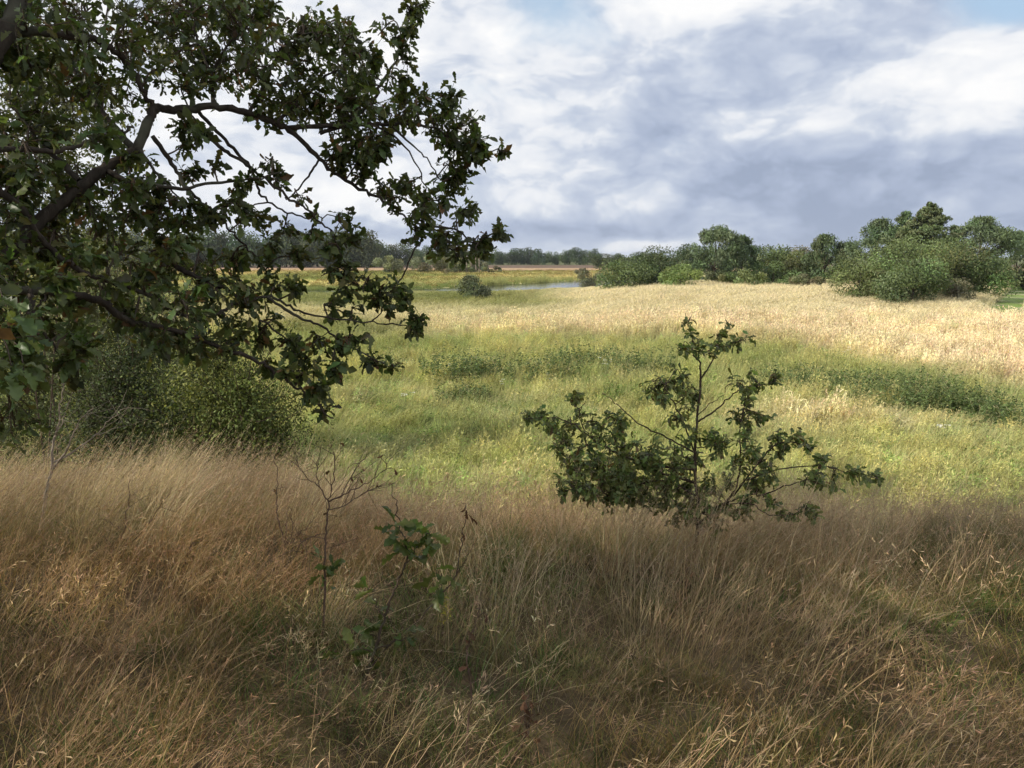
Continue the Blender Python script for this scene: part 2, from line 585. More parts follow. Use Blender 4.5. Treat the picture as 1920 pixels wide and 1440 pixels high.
def river():
    m, t, out = new_mat('river_water')
    g = t.new('ShaderNodeNewGeometry').outputs['Position']
    n = t.noise(t.vm('MULTIPLY', g, (0.35, 1.0, 1.0)), 1.6, 4.0, 0.6)
    p = t.new('ShaderNodeBsdfPrincipled')
    p.inputs['Base Color'].default_value = (0.035, 0.045, 0.04, 1)
    p.inputs['Roughness'].default_value = 0.10
    p.inputs['IOR'].default_value = 1.33
    bp = t.new('ShaderNodeBump'); bp.inputs['Strength'].default_value = 0.10; bp.inputs['Distance'].default_value = 0.05
    t.put(bp.inputs['Height'], n); t.L.new(bp.outputs[0], p.inputs['Normal'])
    t.L.new(p.outputs[0], out.inputs[0])
    P = smooth_path(np.c_[RIVER, np.zeros(len(RIVER))], 10)[:, :2]
    T = norm(np.gradient(P, axis=0)); N = np.c_[-T[:, 1], T[:, 0]]
    w = river_half(P[:, 0]) + 2.5
    L = P + N * w[:, None]; Rr = P - N * w[:, None]
    V = np.stack([np.c_[L, np.full(len(P), -4.57)], np.c_[Rr, np.full(len(P), -4.57)]], 1).reshape(-1, 3)
    i = np.arange(len(P) - 1) * 2
    F = np.stack([i, i + 1, i + 3, i + 2], -1)
    return tag(Geo().add(V, F).obj('river', m), kind='structure')


river()


# ------------------------------------------------------------------ grass: clump meshes and scattering
def ribbons(geo, base, h, lean, ldir, w, k, C, curl=1.6, tipw=0.25, drop=0.35):
    """n blades at once: base (n,3), h length, lean 0..1.2 outward amount, ldir (n,2) unit direction"""
    n = len(base)
    t = np.linspace(0, 1, k + 1)[None]
    out = (lean * h)[:, None] * t ** curl
    up = h[:, None] * (t * np.sqrt(np.clip(1 - 0.45 * lean ** 2, 0.15, 1))[:, None] - drop * lean[:, None] ** 2 * t ** 2.6 * 0.6)
    P = np.empty((n, k + 1, 3))
    P[..., 0] = base[:, None, 0] + ldir[:, None, 0] * out
    P[..., 1] = base[:, None, 1] + ldir[:, None, 1] * out
    P[..., 2] = base[:, None, 2] + up
    a = rng.random(n) * 2 * math.pi
    S = np.stack([np.cos(a), np.sin(a), (rng.random(n) - 0.5) * 0.5], -1)[:, None]
    ww = (w[:, None] * (1 - (1 - tipw) * t))[..., None] * 0.5
    V = np.stack([P - S * ww, P + S * ww], 2)          # n,k+1,2,3
    i = (np.arange(n)[:, None] * (k + 1) + np.arange(k)[None])[..., None] * 2
    F = np.concatenate([i, i + 1, i + 3, i + 2], -1).reshape(-1, 4)
    Cv = np.broadcast_to(C[:, None, None, :], V.shape)
    geo.add(V.reshape(-1, 3), F, None, Cv.reshape(-1, 3))
    return P


def slips(geo, P, dirs, l, w, C):
    """small single-quad leaflets or spikelets"""
    n = len(P)
    d = norm(dirs)
    s = norm(np.cross(d, norm(rng.normal(size=(n, 3)))))
    l = np.broadcast_to(l, (n,))[:, None]; w = np.broadcast_to(w, (n,))[:, None]
    V = np.stack([P, P + d * l * 0.45 + s * w * 0.5, P + d * l, P + d * l * 0.45 - s * w * 0.5], 1)
    F = np.arange(n * 4).reshape(n, 4)
    geo.add(V.reshape(-1, 3), F, None, np.repeat(C, 4, 0))


def lean_dirs(n, spread):
    a = rng.normal(0, spread, n)
    return np.stack([np.cos(a), np.sin(a)], -1)


def jit(c, n, v=0.25, hue=0.1):
    c = np.asarray(c, float)
    r = c * (1 + v * rng.normal(size=(n, 1))).clip(0.4, 1.8)
    return r * (1 + hue * rng.normal(size=(n, 3)) * 0.5).clip(0.7, 1.3) if c.min() < 0.9 else r * (1 + 0.015 * rng.normal(size=(n, 3)))


def disc(n, r):
    a = rng.random(n) * 2 * math.pi; q = r * np.sqrt(rng.random(n))
    return np.stack([q * np.cos(a), q * np.sin(a), np.full(n, -0.02)], -1)


def clump_culms(n, r, h0, lean0, w, C, panicle=10, k=6, pl=0.03, pw=0.0022, pc=(0.45, 0.33, 0.24), spread=0.5, hv=0.2):
    g = Geo()
    h = h0 * (1 + hv * rng.normal(size=n)).clip(0.5, 1.5)
    lean = (lean0 + 0.18 * rng.normal(size=n)).clip(0.05, 1.15)
    P = ribbons(g, disc(n, r), h, lean, lean_dirs(n, spread), np.full(n, w), k, jit(C, n))
    if panicle:
        m = n * panicle
        bi = np.repeat(np.arange(n), panicle)
        t = 0.62 + 0.38 * rng.random(m)
        f = t * k; i0 = np.minimum(f.astype(int), k - 1); fr = (f - i0)[:, None]
        Q = P[bi, i0] * (1 - fr) + P[bi, i0 + 1] * fr
        T = norm(P[bi, i0 + 1] - P[bi, i0])
        dr = T * 0.7 + rng.normal(size=(m, 3)) * 0.5
        slips(g, Q, dr, pl * (0.5 + rng.random(m)), pw * (0.7 + 0.6 * rng.random(m)), jit(pc, m, 0.25))
    return g


def clump_blades(n, r, h0, lean0, w, C, k=4, spread=3.0, hv=0.25, drop=0.5):
    g = Geo()
    h = h0 * (1 + hv * rng.normal(size=n)).clip(0.4, 1.6)
    lean = (lean0 + 0.25 * rng.normal(size=n)).clip(0.05, 1.25)
    ribbons(g, disc(n, r), h, lean, lean_dirs(n, spread), np.full(n, w), k, jit(C, n), drop=drop)
    return g


def clump_herb(n, r, h0, C, leaf=0.07, per=16, stalk=(0.2, 0.22, 0.08), lw=0.5, sw=0.008):
    g = Geo()
    h = h0 * (1 + 0.2 * rng.normal(size=n)).clip(0.5, 1.4)
    P = ribbons(g, disc(n, r), h, (0.2 + 0.1 * rng.normal(size=n)).clip(0, 0.6), lean_dirs(n, 1.5), np.full(n, sw), 4, jit(stalk, n))
    m = n * per
    bi = np.repeat(np.arange(n), per)
    t = 0.15 + 0.85 * rng.random(m)
    f = t * 4; i0 = np.minimum(f.astype(int), 3); fr = (f - i0)[:, None]
    Q = P[bi, i0] * (1 - fr) + P[bi, i0 + 1] * fr
    a = rng.random(m) * 6.283
    dr = np.stack([np.cos(a), np.sin(a), rng.normal(0, 0.45, m)], -1)
    L = leaf * (0.6 + 0.8 * rng.random(m)) * (1.25 - 0.6 * t)
    slips(g, Q, dr, L, L * lw, jit(C, m, 0.25))
    return g


def clump_umbel(n, r, h0):
    g = clump_herb(n, r, h0, (0.2, 0.24, 0.08), 0.06, 6)
    h = h0 * (0.8 + 0.4 * rng.random(n))
    b = disc(n, r); b[:, 2] = h
    for c in b:
        m = 26
        a = rng.random(m) * 6.283; q = 0.055 * np.sqrt(rng.random(m))
        Q = c + np.stack([q * np.cos(a), q * np.sin(a), 0.02 * rng.random(m)], -1)
        slips(g, Q, np.stack([np.cos(a), np.sin(a), 0.2 + 0 * a], -1), 0.028, 0.022, jit((0.8, 0.79, 0.68), m, 0.08))
        tube(g, np.array([[c[0] * 0.7, c[1] * 0.7, 0], c]), [0.006, 0.003], 3, (0.2, 0.24, 0.09))
    return g


def bank(prefix, geos, mat=M_grass):
    c = bpy.data.collections.new(prefix)          # kept out of the scene: only a store for the scatter
    for i, g in enumerate(geos):
        o = bpy.data.objects.new('%s_%02d' % (prefix, i), g.mesh('%s_%02d' % (prefix, i), mat))
        c.objects.link(o)
    return c


def scatter_tree(col):
    ng = bpy.data.node_groups.new('scatter_' + col.name, 'GeometryNodeTree')
    ng.interface.new_socket('Geometry', in_out='INPUT', socket_type='NodeSocketGeometry')
    ng.interface.new_socket('Geometry', in_out='OUTPUT', socket_type='NodeSocketGeometry')
    N = ng.nodes; L = ng.links
    gi = N.new('NodeGroupInput'); go = N.new('NodeGroupOutput')
    iop = N.new('GeometryNodeInstanceOnPoints')
    ci = N.new('GeometryNodeCollectionInfo')
    ci.inputs['Collection'].default_value = col
    ci.inputs['Separate Children'].default_value = True
    ci.inputs['Reset Children'].default_value = True

    def attr(name, typ):
        n = N.new('GeometryNodeInputNamedAttribute'); n.data_type = typ
        n.inputs[0].default_value = name
        return n.outputs[0]
    iop.inputs['Pick Instance'].default_value = True
    L.new(gi.outputs[0], iop.inputs['Points'])
    L.new(ci.outputs[0], iop.inputs['Instance'])
    L.new(attr('idx', 'INT'), iop.inputs['Instance Index'])
    L.new(attr('rot', 'FLOAT_VECTOR'), iop.inputs['Rotation'])
    L.new(attr('scl', 'FLOAT_VECTOR'), iop.inputs['Scale'])
    L.new(iop.outputs[0], go.inputs[0])
    return ng


def scatter(name, label, cat, col, P, rot, scl, idx, tint):
    n = len(P)
    me = bpy.data.meshes.new(name)
    me.vertices.add(n)
    me.vertices.foreach_set('co', P.astype(np.float32).ravel())
    def fa(nm, typ, key, arr):
        a = me.attributes.new(nm, typ, 'POINT'); a.data.foreach_set(key, np.ascontiguousarray(arr).ravel())
    fa('rot', 'FLOAT_VECTOR', 'vector', rot.astype(np.float32))
    if scl.ndim == 1: scl = np.repeat(scl[:, None], 3, 1)
    fa('scl', 'FLOAT_VECTOR', 'vector', scl.astype(np.float32))
    fa('idx', 'INT', 'value', idx.astype(np.int32))
    fa('col', 'FLOAT_COLOR', 'color', np.c_[tint, np.ones(n)].astype(np.float32))
    o = bpy.data.objects.new(name, me)
    COL.objects.link(o)
    md = o.modifiers.new('scatter', 'NODES')
    md.node_group = scatter_tree(col)
    me.materials.append(M_grass)
    return tag(o, label, cat, kind='stuff')


def wedge(n, y0, y1, half=0.80, pad=1.2, power=1.0):
    """random ground points inside the widened view wedge, even by area"""
    out = []
    tot = 0
    while tot < n:
        y = y0 + (y1 - y0) * rng.random(n * 2)
        wmax = half * y1 + pad
        x = (rng.random(n * 2) * 2 - 1) * wmax
        k = np.abs(x) < half * y + pad
        q = np.stack([x[k], y[k]], -1); out.append(q); tot += len(q)
    return np.concatenate(out)[:n]


def merge_tile(protos, picks, P, yaw, scl, tint, tilt=0.10):
    """one patch of sward: clump copies merged into a single mesh"""
    g = Geo()
    data = []
    for p in protos:
        V = np.concatenate(p.v); C = np.concatenate(p.c); F = np.concatenate(p.f4)
        data.append((V, F, C))
    for i, k in enumerate(picks):
        V, F, C = data[k]
        c, sn = math.cos(yaw[i]), math.sin(yaw[i])
        W = V * scl[i]
        tx, ty = rng.normal(0, tilt, 2)
        X = W[:, 0] * c - W[:, 1] * sn + tx * W[:, 2]; Y = W[:, 0] * sn + W[:, 1] * c + ty * W[:, 2]
        g.add(np.stack([X + P[i, 0], Y + P[i, 1], W[:, 2] + P[i, 2]], -1), F, None, C * tint[i])
    return g


def tile(protos, weights, n, rad, yaw0, yawj, s0=0.8, s1=1.2, tj=0.18, hj=0.06):
    w = np.array(weights, float); w /= w.sum()
    picks = rng.choice(len(protos), n, p=w)
    P = disc(n, rad); P[:, 2] = 0
    sc = s0 + (s1 - s0) * rng.random(n)
    tint = (1 + tj * rng.normal(size=(n, 1))).clip(0.5, 1.5) * (1 + hj * rng.normal(size=(n, 3)))
    return merge_tile(protos, picks, P, yaw0 + yawj * rng.normal(size=n), sc, tint)


def slope_rot(x, y, yaw, e=0.3):
    gx = (height(x + e, y) - height(x - e, y)) / (2 * e); gy = (height(x, y + e) - height(x, y - e)) / (2 * e)
    # tilt of the patch expressed after its own yaw (XYZ euler: yaw applied last)
    lx = gx * np.cos(yaw) + gy * np.sin(yaw); ly = -gx * np.sin(yaw) + gy * np.cos(yaw)
    return np.stack([np.arctan(ly), -np.arctan(lx), yaw], -1)


def near_grass():
    """every blade of the near slope, in tussocks of several kinds"""
    #        strands radius length lean width segs colour spread spikelets len wid colour
    T = {
        'tan':   (17, 0.10, 0.48, 0.76, 0.0027, 3, (0.37, 0.275, 0.165), 0.50, 5, 0.030, 0.0034, (0.40, 0.28, 0.19)),
        'pale':  (15, 0.10, 0.58, 0.62, 0.0030, 4, (0.47, 0.375, 0.235), 0.45, 3, 0.032, 0.0034, (0.46, 0.35, 0.24)),
        'rust':  (17, 0.12, 0.44, 0.85, 0.0026, 3, (0.31, 0.20, 0.115), 0.80, 5, 0.028, 0.0034, (0.38, 0.24, 0.16)),
        'dry':   (24, 0.11, 0.29, 0.70, 0.0034, 3, (0.30, 0.235, 0.11), 3.0, 0, 0, 0, None),
        'olive': (24, 0.10, 0.26, 0.75, 0.0036, 3, (0.19, 0.185, 0.07), 3.0, 0, 0, 0, None),
        'green': (22, 0.08, 0.28, 0.65, 0.0044, 3, (0.095, 0.145, 0.045), 3.0, 0, 0, 0, None),
        'flat':  (12, 0.18, 0.56, 1.10, 0.0028, 5, (0.48, 0.37, 0.23), 1.0, 1, 0.03, 0.003, (0.5, 0.38, 0.25)),
        'seed':  (8, 0.12, 0.40, 0.55, 0.0026, 4, (0.42, 0.31, 0.18), 1.2, 10, 0.034, 0.0060, (0.55, 0.43, 0.28)),
        'airy':  (13, 0.12, 0.44, 0.66, 0.0024, 3, (0.40, 0.29, 0.18), 1.0, 10, 0.040, 0.0028, (0.43, 0.30, 0.23)),
    }
    names = list(T)
    W = {'tan':   (.26, .10, .14, .20, .14, .00, .08, .02, .06), 'pale': (.14, .34, .05, .18, .16, .03, .10, .00, .00), 'airy': (.14, .04, .10, .18, .12, .02, .02, .00, .38),
         'seed': (.10, .03, .12, .22, .20, .02, .09, .22, .00), 'olive': (.10, .04, .04, .24, .34, .16, .06, .02, .00), 'rust': (.14, .02, .36, .22, .10, .00, .08, .02, .06)}
    zk = ['tan', 'pale', 'airy', 'seed', 'olive', 'rust']
    cum = np.cumsum(np.array([W[k] for k in zk]), 1)
    n = 9200
    q = wedge(n, 0.6, 9.8, 0.80, 0.8)
    x, y = q.T
    n1 = fbm(x * 0.75, y * 0.75, 101, 3); n2 = fbm(x * 0.45 + 9, y * 0.45, 111, 3); n3 = fbm(x * 1.3, y * 1.3, 121, 2); n4 = fbm(x * 0.9 + 40, y * 0.9, 123, 3)
    u = n4 * 1.6 - 0.3 + rng.normal(0, 0.12, n)
    zone = np.where(u < 0.50, 0, np.where(u < 0.68, 5, 4))
    zone = np.where((x > 0.2) & (y < 5.2) & (u < 0.52), 1, zone)
    zone = np.where((y < 3.8) & (x < 0.9) & (u > 0.40), 3, zone)
    zone = np.where((y > 4.7) & (rng.random(n) < 0.7), 2, zone)
    zone = np.where((n1 > 0.60), 4, zone)
    kind = (rng.random(n)[:, None] > cum[zone]).sum(1).clip(0, 8)
    yaw = D2R(32) + (n2 - 0.5) * 3.8 + rng.normal(0, 0.28, n)
    sc = (0.84 + 0.3 * rng.random(n)) * (0.78 + 0.44 * n3)
    sc = sc * (0.80 + 0.2 * sm(3.0, 5.0, y))
    sc = np.where(y < 1.7, sc * 0.85, sc)
    # trampled round the saplings
    for cx, cy_, cr in ((-0.60, 2.70, 0.40), (-0.85, 3.2, 0.30)):
        tall = ~np.isin(kind, (3, 4, 5))
        sc = sc * np.where(tall, 1 - 0.42 * np.exp(-((x - cx) ** 2 + (y - cy_) ** 2) / cr ** 2), 1.0)
    tint = 1.08 * np.ones((n, 3)) * (0.50 + 0.90 * fbm(x * 1.1, y * 1.1, 131, 3))[:, None] * (1 + 0.12 * rng.normal(size=(n, 1)))
    warm = sm(0.45, 0.65, fbm(x * 0.6, y * 0.6, 141, 2))[:, None]
    tint = tint * (np.array([0.97, 1.0, 0.98]) * (1 - warm) + np.array([1.06, 0.95, 0.84]) * warm)
    # a few tall pale tussocks on the crest, tint raised to imitate patches of sun
    for cx, cy_, cr in ((-3.0, 5.7, 0.42), (-1.42, 5.1, 0.22), (-3.9, 5.6, 0.25), (2.9, 2.9, 0.35), (-2.2, 4.6, 0.2)):
        hit = ((x - cx) ** 2 + (y - cy_) ** 2 < cr ** 2) & (rng.random(n) < 0.75)
        kind = np.where(hit, 1, kind); sc = np.where(hit, 0.95, sc); yaw = np.where(hit, D2R(28) + rng.normal(0, 0.15, n), yaw)
        tint = np.where(hit[:, None], 1.45, tint)
    # rusty tussocks heaped round the foot of the young oak
    for cx, cy_, cr in ((0.80, 4.25, 0.30), (1.15, 4.30, 0.30), (0.45, 4.45, 0.25), (1.5, 4.5, 0.25)):
        hit = ((x - cx) ** 2 + (y - cy_) ** 2 < cr ** 2)
        kind = np.where(hit & (rng.random(n) < 0.7), np.where(rng.random(n) < 0.5, 2, 0), kind); sc = np.where(hit, 1.35, sc)
    # sparse hollows where the thatch shows
    keep = ~((fbm(x * 1.7, y * 1.7, 125, 2) < 0.26) & (y < 4.2) & (kind < 3))
    g = Geo()
    for k, nm in enumerate(names):
        m, rad, L, le, w, seg, C, spr, sp, sl_, sw, sc_col = T[nm]
        ii = np.where((kind == k) & keep)[0]
        if not len(ii): continue
        ci = np.repeat(ii, m); N = len(ci)
        b = disc(N, rad) * np.array([1, 1, 0])
        px_ = x[ci] + b[:, 0]; py_ = y[ci] + b[:, 1]
        base = np.stack([px_, py_, height(px_, py_) - 0.02], -1)
        a = yaw[ci] + spr * rng.normal(size=N)
        ld = np.stack([np.cos(a), np.sin(a)], -1)
        h = L * sc[ci] * (1 + 0.22 * rng.normal(size=N)).clip(0.45, 1.6)
        lean = (le + 0.2 * rng.normal(size=N)).clip(0.05, 1.2)
        cc = jit(C, N, 0.22) * tint[ci]
        P = ribbons(g, base, h, lean, ld, w * (0.75 + 0.5 * rng.random(N)), seg, cc, drop=0.5 if seg == 3 else 0.35)
        if sp:
            M = N * sp
            bi = np.repeat(np.arange(N), sp)
            t = 0.62 + 0.38 * rng.random(M)
            f = t * seg; i0 = np.minimum(f.astype(int), seg - 1); fr = (f - i0)[:, None]
            Q = P[bi, i0] * (1 - fr) + P[bi, i0 + 1] * fr
            Tn = norm(P[bi, i0 + 1] - P[bi, i0])
            d = norm(Tn * 0.8 + rng.normal(size=(M, 3)) * 0.5)
            l = (sl_ * (0.5 + rng.random(M)))[:, None]
            s = norm(np.cross(d, rng.normal(size=(M, 3)))) * (sw * (0.6 + 0.6 * rng.random(M)))[:, None] * 0.5
            V = np.stack([Q, Q + d * l * 0.6 + s, Q + d * l * 0.6 - s + d * l * 0.3], 1)
            g.add(V.reshape(-1, 3), None, np.arange(M * 3).reshape(M, 3), np.repeat(jit(sc_col, M, 0.2) * tint[ci][bi], 3, 0))
    tag(g.obj('dry_grass', M_neargrass), 'dry tan and reddish wavy grass covering the near slope', 'grass', kind='stuff')


def cells(q, c):
    seen = set(); out = []
    for p in q:
        k = (int(math.floor(p[0] / c)), int(math.floor(p[1] / c)))
        if k in seen: continue
        seen.add(k); out.append(p)
    return np.array(out)


def valley_grass():
    W = (1, 1, 1)
    K = [clump_blades(50, 0.30, 0.42, 0.55, 0.011, W, k=3, spread=1.2),
         clump_blades(42, 0.30, 0.58, 0.45, 0.012, W, k=3, spread=0.9),
         clump_culms(32, 0.32, 0.70, 0.42, 0.010, W, 5, k=4, pl=0.09, pw=0.016, pc=(1.15, 1.08, 1.0), spread=0.6),
         clump_herb(10, 0.28, 0.45, (0.75, 0.9, 0.7), 0.10, 14, (0.8, 0.9, 0.8)),
         clump_culms(28, 0.34, 0.85, 0.36, 0.012, W, 6, k=4, pl=0.12, pw=0.022, pc=(1.15, 1.1, 1.05), spread=0.5)]
    geos = [tile(K, w, 17, 0.85, 0, 0.5, 0.7, 1.25, 0.2) for w in [(.5, .3, .02, .18, 0)] * 4 + [(.2, .35, .25, .15, .05)] * 4 + [(.02, .15, .5, .03, .3)] * 4]
    col = bank('patch_valley', geos)
    q = cells(wedge(26000, 9.0, 62, 0.80, 3.0), 0.92)
    x, y = q.T; n = len(q)
    s = straw(x, y)
    u = rng.random(n)
    kd = np.where(s > 0.5, 2, np.where((s > 0.25) | (u < 0.35), 1, 0))
    idx = kd * 4 + rng.integers(0, 4, n)
    n2 = fbm(x * 0.15, y * 0.15, 151, 3)
    yaw = D2R(15) + (n2 - 0.5) * 2.2 + rng.normal(0, 0.3, n)
    h = 0.62 + 0.75 * fbm(x * 0.22, y * 0.22, 161, 3)
    h = h * np.where(y < 30, 0.85, 1.1)
    tint = sward_col(x, y)
    k = (sm(15, 10, y) * (0.3 + 0.7 * rng.random(n)))[:, None]
    tint = tint * (1 - k) + np.array([0.42, 0.32, 0.19]) * k
    sc = np.stack([np.ones(n), np.ones(n), h * (0.85 + 0.3 * rng.random(n))], -1)
    scatter('valley_grass', 'long green grass and herbs filling the valley floor', 'grass', col, np.stack([x, y, height(x, y)], -1), slope_rot(x, y, yaw, 0.8), sc, idx, tint * (1.34 - 0.26 * s)[:, None])


def field_grass():
    W = (1, 1, 1)
    K = [clump_culms(40, 0.55, 0.85, 0.45, 0.022, W, 5, k=3, pl=0.24, pw=0.022, pc=(1.1, 1.07, 1.05), spread=0.6),
         clump_culms(36, 0.55, 1.0, 0.50, 0.020, W, 6, k=3, pl=0.26, pw=0.022, pc=(1.12, 1.08, 1.05), spread=0.5),
         clump_blades(40, 0.50, 0.70, 0.5, 0.028, W, k=3, spread=1.0)]
    geos = [tile(K, w, 16, 1.35, 0, 0.3, 0.7, 1.2, 0.09, 0.015) for w in [(.5, .45, .05)] * 4 + [(.3, .05, .65)] * 4]
    col = bank('patch_field', geos)
    q = cells(wedge(30000, 57, 150, 0.76, 4.0), 1.45)
    x, y = q.T
    rat = x / y
    k = (river_dist(x, y) > river_half(x) + 2.5) & ~track(x, y)
    k &= ~((y > 120) & (rat > 0.16))
    x, y = x[k], y[k]; n = len(x)
    n3 = fbm(x * 0.12, y * 0.12, 171, 3)
    s = straw(x, y)
    idx = np.where(s > 0.45, 0, 4) + rng.integers(0, 4, n)
    yaw = D2R(10) + (n3 - 0.5) * 1.6 + rng.normal(0, 0.25, n)
    low = 1 - 0.80 * sm(40, 14, river_dist(x, y))
    sc = np.stack([np.ones(n), np.ones(n), low * (0.60 + 0.5 * n3) * (0.85 + 0.3 * rng.random(n))], -1)
    tint = sward_col(x, y)
    scatter('meadow_grass', 'ripe straw coloured meadow grass leaning to the right across the rise', 'grass', col, np.stack([x, y, height(x, y)], -1), slope_rot(x, y, yaw, 1.0), sc, idx, tint * 1.1)


def reeds():
    W = (1, 1, 1)
    geos = [clump_blades(40, 0.6, 1.5, 0.22, 0.05, W, k=3, spread=1.5), clump_blades(40, 0.7, 1.1, 0.35, 0.055, W, k=3, spread=2)]
    col = bank('clump_reed', geos)
    P = smooth_path(np.c_[RIVER, np.zeros(len(RIVER))], 14)[:, :2]
    T = norm(np.gradient(P, axis=0)); N = np.c_[-T[:, 1], T[:, 0]]
    n = 7000
    i = rng.integers(0, len(P), n)
    side = np.where(rng.random(n) < 0.66, 1.0, -1.0)
    off = river_half(P[i, 0]) + 0.6 + np.abs(rng.normal(0, 1, n)) * np.where(side > 0, 5.0, 1.2)
    q = P[i] + N[i] * (side * off)[:, None] + rng.normal(0, 1.6, (n, 2))
    k = (np.abs(q[:, 0]) < 0.8 * q[:, 1]) & (river_dist(q[:, 0], q[:, 1]) > river_half(q[:, 0]) + 0.2)
    q = q[k]; side = side[k]; n = len(q)
    x, y = q.T
    nn = fbm(x * 0.08, y * 0.08, 181, 3)
    hs = np.where(side > 0, 0.40 + 0.7 * sm(0.45, 0.7, nn), 0.14)
    tint = np.array([0.24, 0.29, 0.10]) * (1 - sm(0.4, 0.65, nn))[:, None] + np.array([0.42, 0.42, 0.17]) * sm(0.4, 0.65, nn)[:, None]
    rot = np.stack([rng.normal(0, 0.06, n), rng.normal(0.05, 0.08, n), rng.normal(0.2, 0.6, n)], -1)
    scatter('river_reeds', 'green reeds and sedge lining both banks of the river', 'reeds', col, np.stack([x, y, height(x, y) - 0.1], -1), rot, hs * (0.8 + 0.4 * rng.random(n)), rng.integers(0, 2, n), tint)
    # marsh beyond the river
    geos = [clump_blades(40, 1.3, 0.9, 0.35, 0.10, W, k=2, spread=1.2), clump_culms(36, 1.4, 1.1, 0.35, 0.09, W, 2, k=3, pl=0.3, pw=0.12, spread=0.8)]
    col = bank('clump_marsh', geos)
    n = 16000
    q = wedge(n, 134, 330, 0.74, 4)
    k = (river_dist(q[:, 0], q[:, 1]) > river_half(q[:, 0]) + 2) & ~((q[:, 0] / q[:, 1] > 0.2)) & (q[:, 1] > np.interp(q[:, 0], RIVER[:, 0], RIVER[:, 1]))
    q = q[k]; x, y = q.T; n = len(q)
    c = ground_col(x, y) * (0.75 + 0.5 * rng.random(n))[:, None]
    rot = np.stack([0 * x, 0 * x, rng.normal(0.2, 0.5, n)], -1)
    scatter('marsh_grass', 'low green and yellowish marsh grass beyond the river', 'grass', col, np.stack([x, y, height(x, y)], -1), rot, (0.5 + 0.5 * fbm(x * 0.05, y * 0.05, 191, 3)) * (0.7 + 0.4 * rng.random(n)), rng.integers(0, 2, n), c * 1.15)


near_grass()
valley_grass()
field_grass()
reeds()


# ------------------------------------------------------------------ trees and shrubs of the middle distance
def leaf_quads(geo, P, N, size, C, asp=0.6, up=0.0):
    n = len(P)
    N = norm(N)
    a = norm(np.cross(N, norm(rng.normal(size=(n, 3)) + np.array([0, 0, up]))))
    if up: a = norm(a * (1 - up) + np.array([0, 0, up]) + 0.4 * rng.normal(size=(n, 3)))
    b = norm(np.cross(N, a))
    s = np.broadcast_to(size, (n,))[:, None]
    V = np.stack([P - a * s * 0.5, P + b * s * asp * 0.5 + a * s * 0.08, P + a * s * 0.5, P - b * s * asp * 0.5 + a * s * 0.08], 1)
    geo.add(V.reshape(-1, 3), np.arange(n * 4).reshape(n, 4), None, np.repeat(C, 4, 0))


def unit_sphere(n):
    return norm(rng.normal(size=(n, 3)))


def broad_crown(h, w, nl, lobes, size, C, low=0.12, squash=1.0, asp=0.65, topbias=0.0, cv=0.22, ragged=0.25):
    """foliage lobes inside an egg-shaped envelope"""
    g = Geo()
    cz = h * (low + (1 - low) * 0.5); rz = h * (1 - low) * 0.5; rx = w * 0.5
    d = unit_sphere(lobes)
    rad = 0.30 + 0.55 * rng.random(lobes) ** 0.6
    cen = np.stack([d[:, 0] * rx * rad, d[:, 1] * rx * rad, cz + d[:, 2] * rz * rad * squash], -1)
    # a crown is wider below the middle
    cen[:, :2] *= (1.15 - 0.45 * ((cen[:, 2] - h * low) / (h * (1 - low))))[:, None]
    lr = min(rx, rz) * (0.34 + 0.28 * rng.random(lobes))
    li = rng.choice(lobes, nl, p=lr ** 2 / (lr ** 2).sum())
    dd = unit_sphere(nl)
    rr = lr[li] * (0.70 + ragged * rng.normal(size=nl) * 0.6 + 0.28 * rng.random(nl))
    P = cen[li] + dd * rr[:, None] * np.array([1, 1, 0.85])
    P[:, 2] = np.maximum(P[:, 2], 0.05 * rng.random(nl) * h)
    P[:, 2] = np.minimum(P[:, 2], h * (1 + 0.02 * rng.normal(size=nl)))
    lc = jit(C, lobes, cv, 0.12)[li]
    cc = lc * (1 + 0.22 * rng.normal(size=(nl, 1))).clip(0.5, 1.6)
    leaf_quads(g, P, dd + 0.7 * rng.normal(size=(nl, 3)), size * (0.7 + 0.6 * rng.random(nl)), cc, asp)
    return g, cen


def trunk_geo(h, r, cen, maxlimbs=12, lean=0.03, sides=7):
    g = Geo()
    k = 7
    t = np.linspace(0, 1, k)
    P = np.stack([lean * h * np.sin(t * 3) * rng.normal(), lean * h * np.cos(t * 2.3) * rng.normal() * t, t * h * 0.82 - 0.15], -1) if False else \
        np.stack([lean * h * t * rng.normal() + 0.3 * r * rng.normal(size=k), lean * h * t * rng.normal() + 0.3 * r * rng.normal(size=k), t * h * 0.8 - 0.15], -1)
    tube(g, P, r * (1 - 0.8 * t) + 0.01, sides)
    for c in cen[:maxlimbs]:
        z0 = min(max(0.1 * h, c[2] * 0.55), 0.7 * h)
        a = np.array([np.interp(z0, P[:, 2], P[:, 0]), np.interp(z0, P[:, 2], P[:, 1]), z0])
        mid = (a + c) / 2 + np.array([0, 0, 0.05 * h])
        tube(g, smooth_path([a, mid, c], 3), np.linspace(r * 0.4, r * 0.08, 7), 5)
    return g


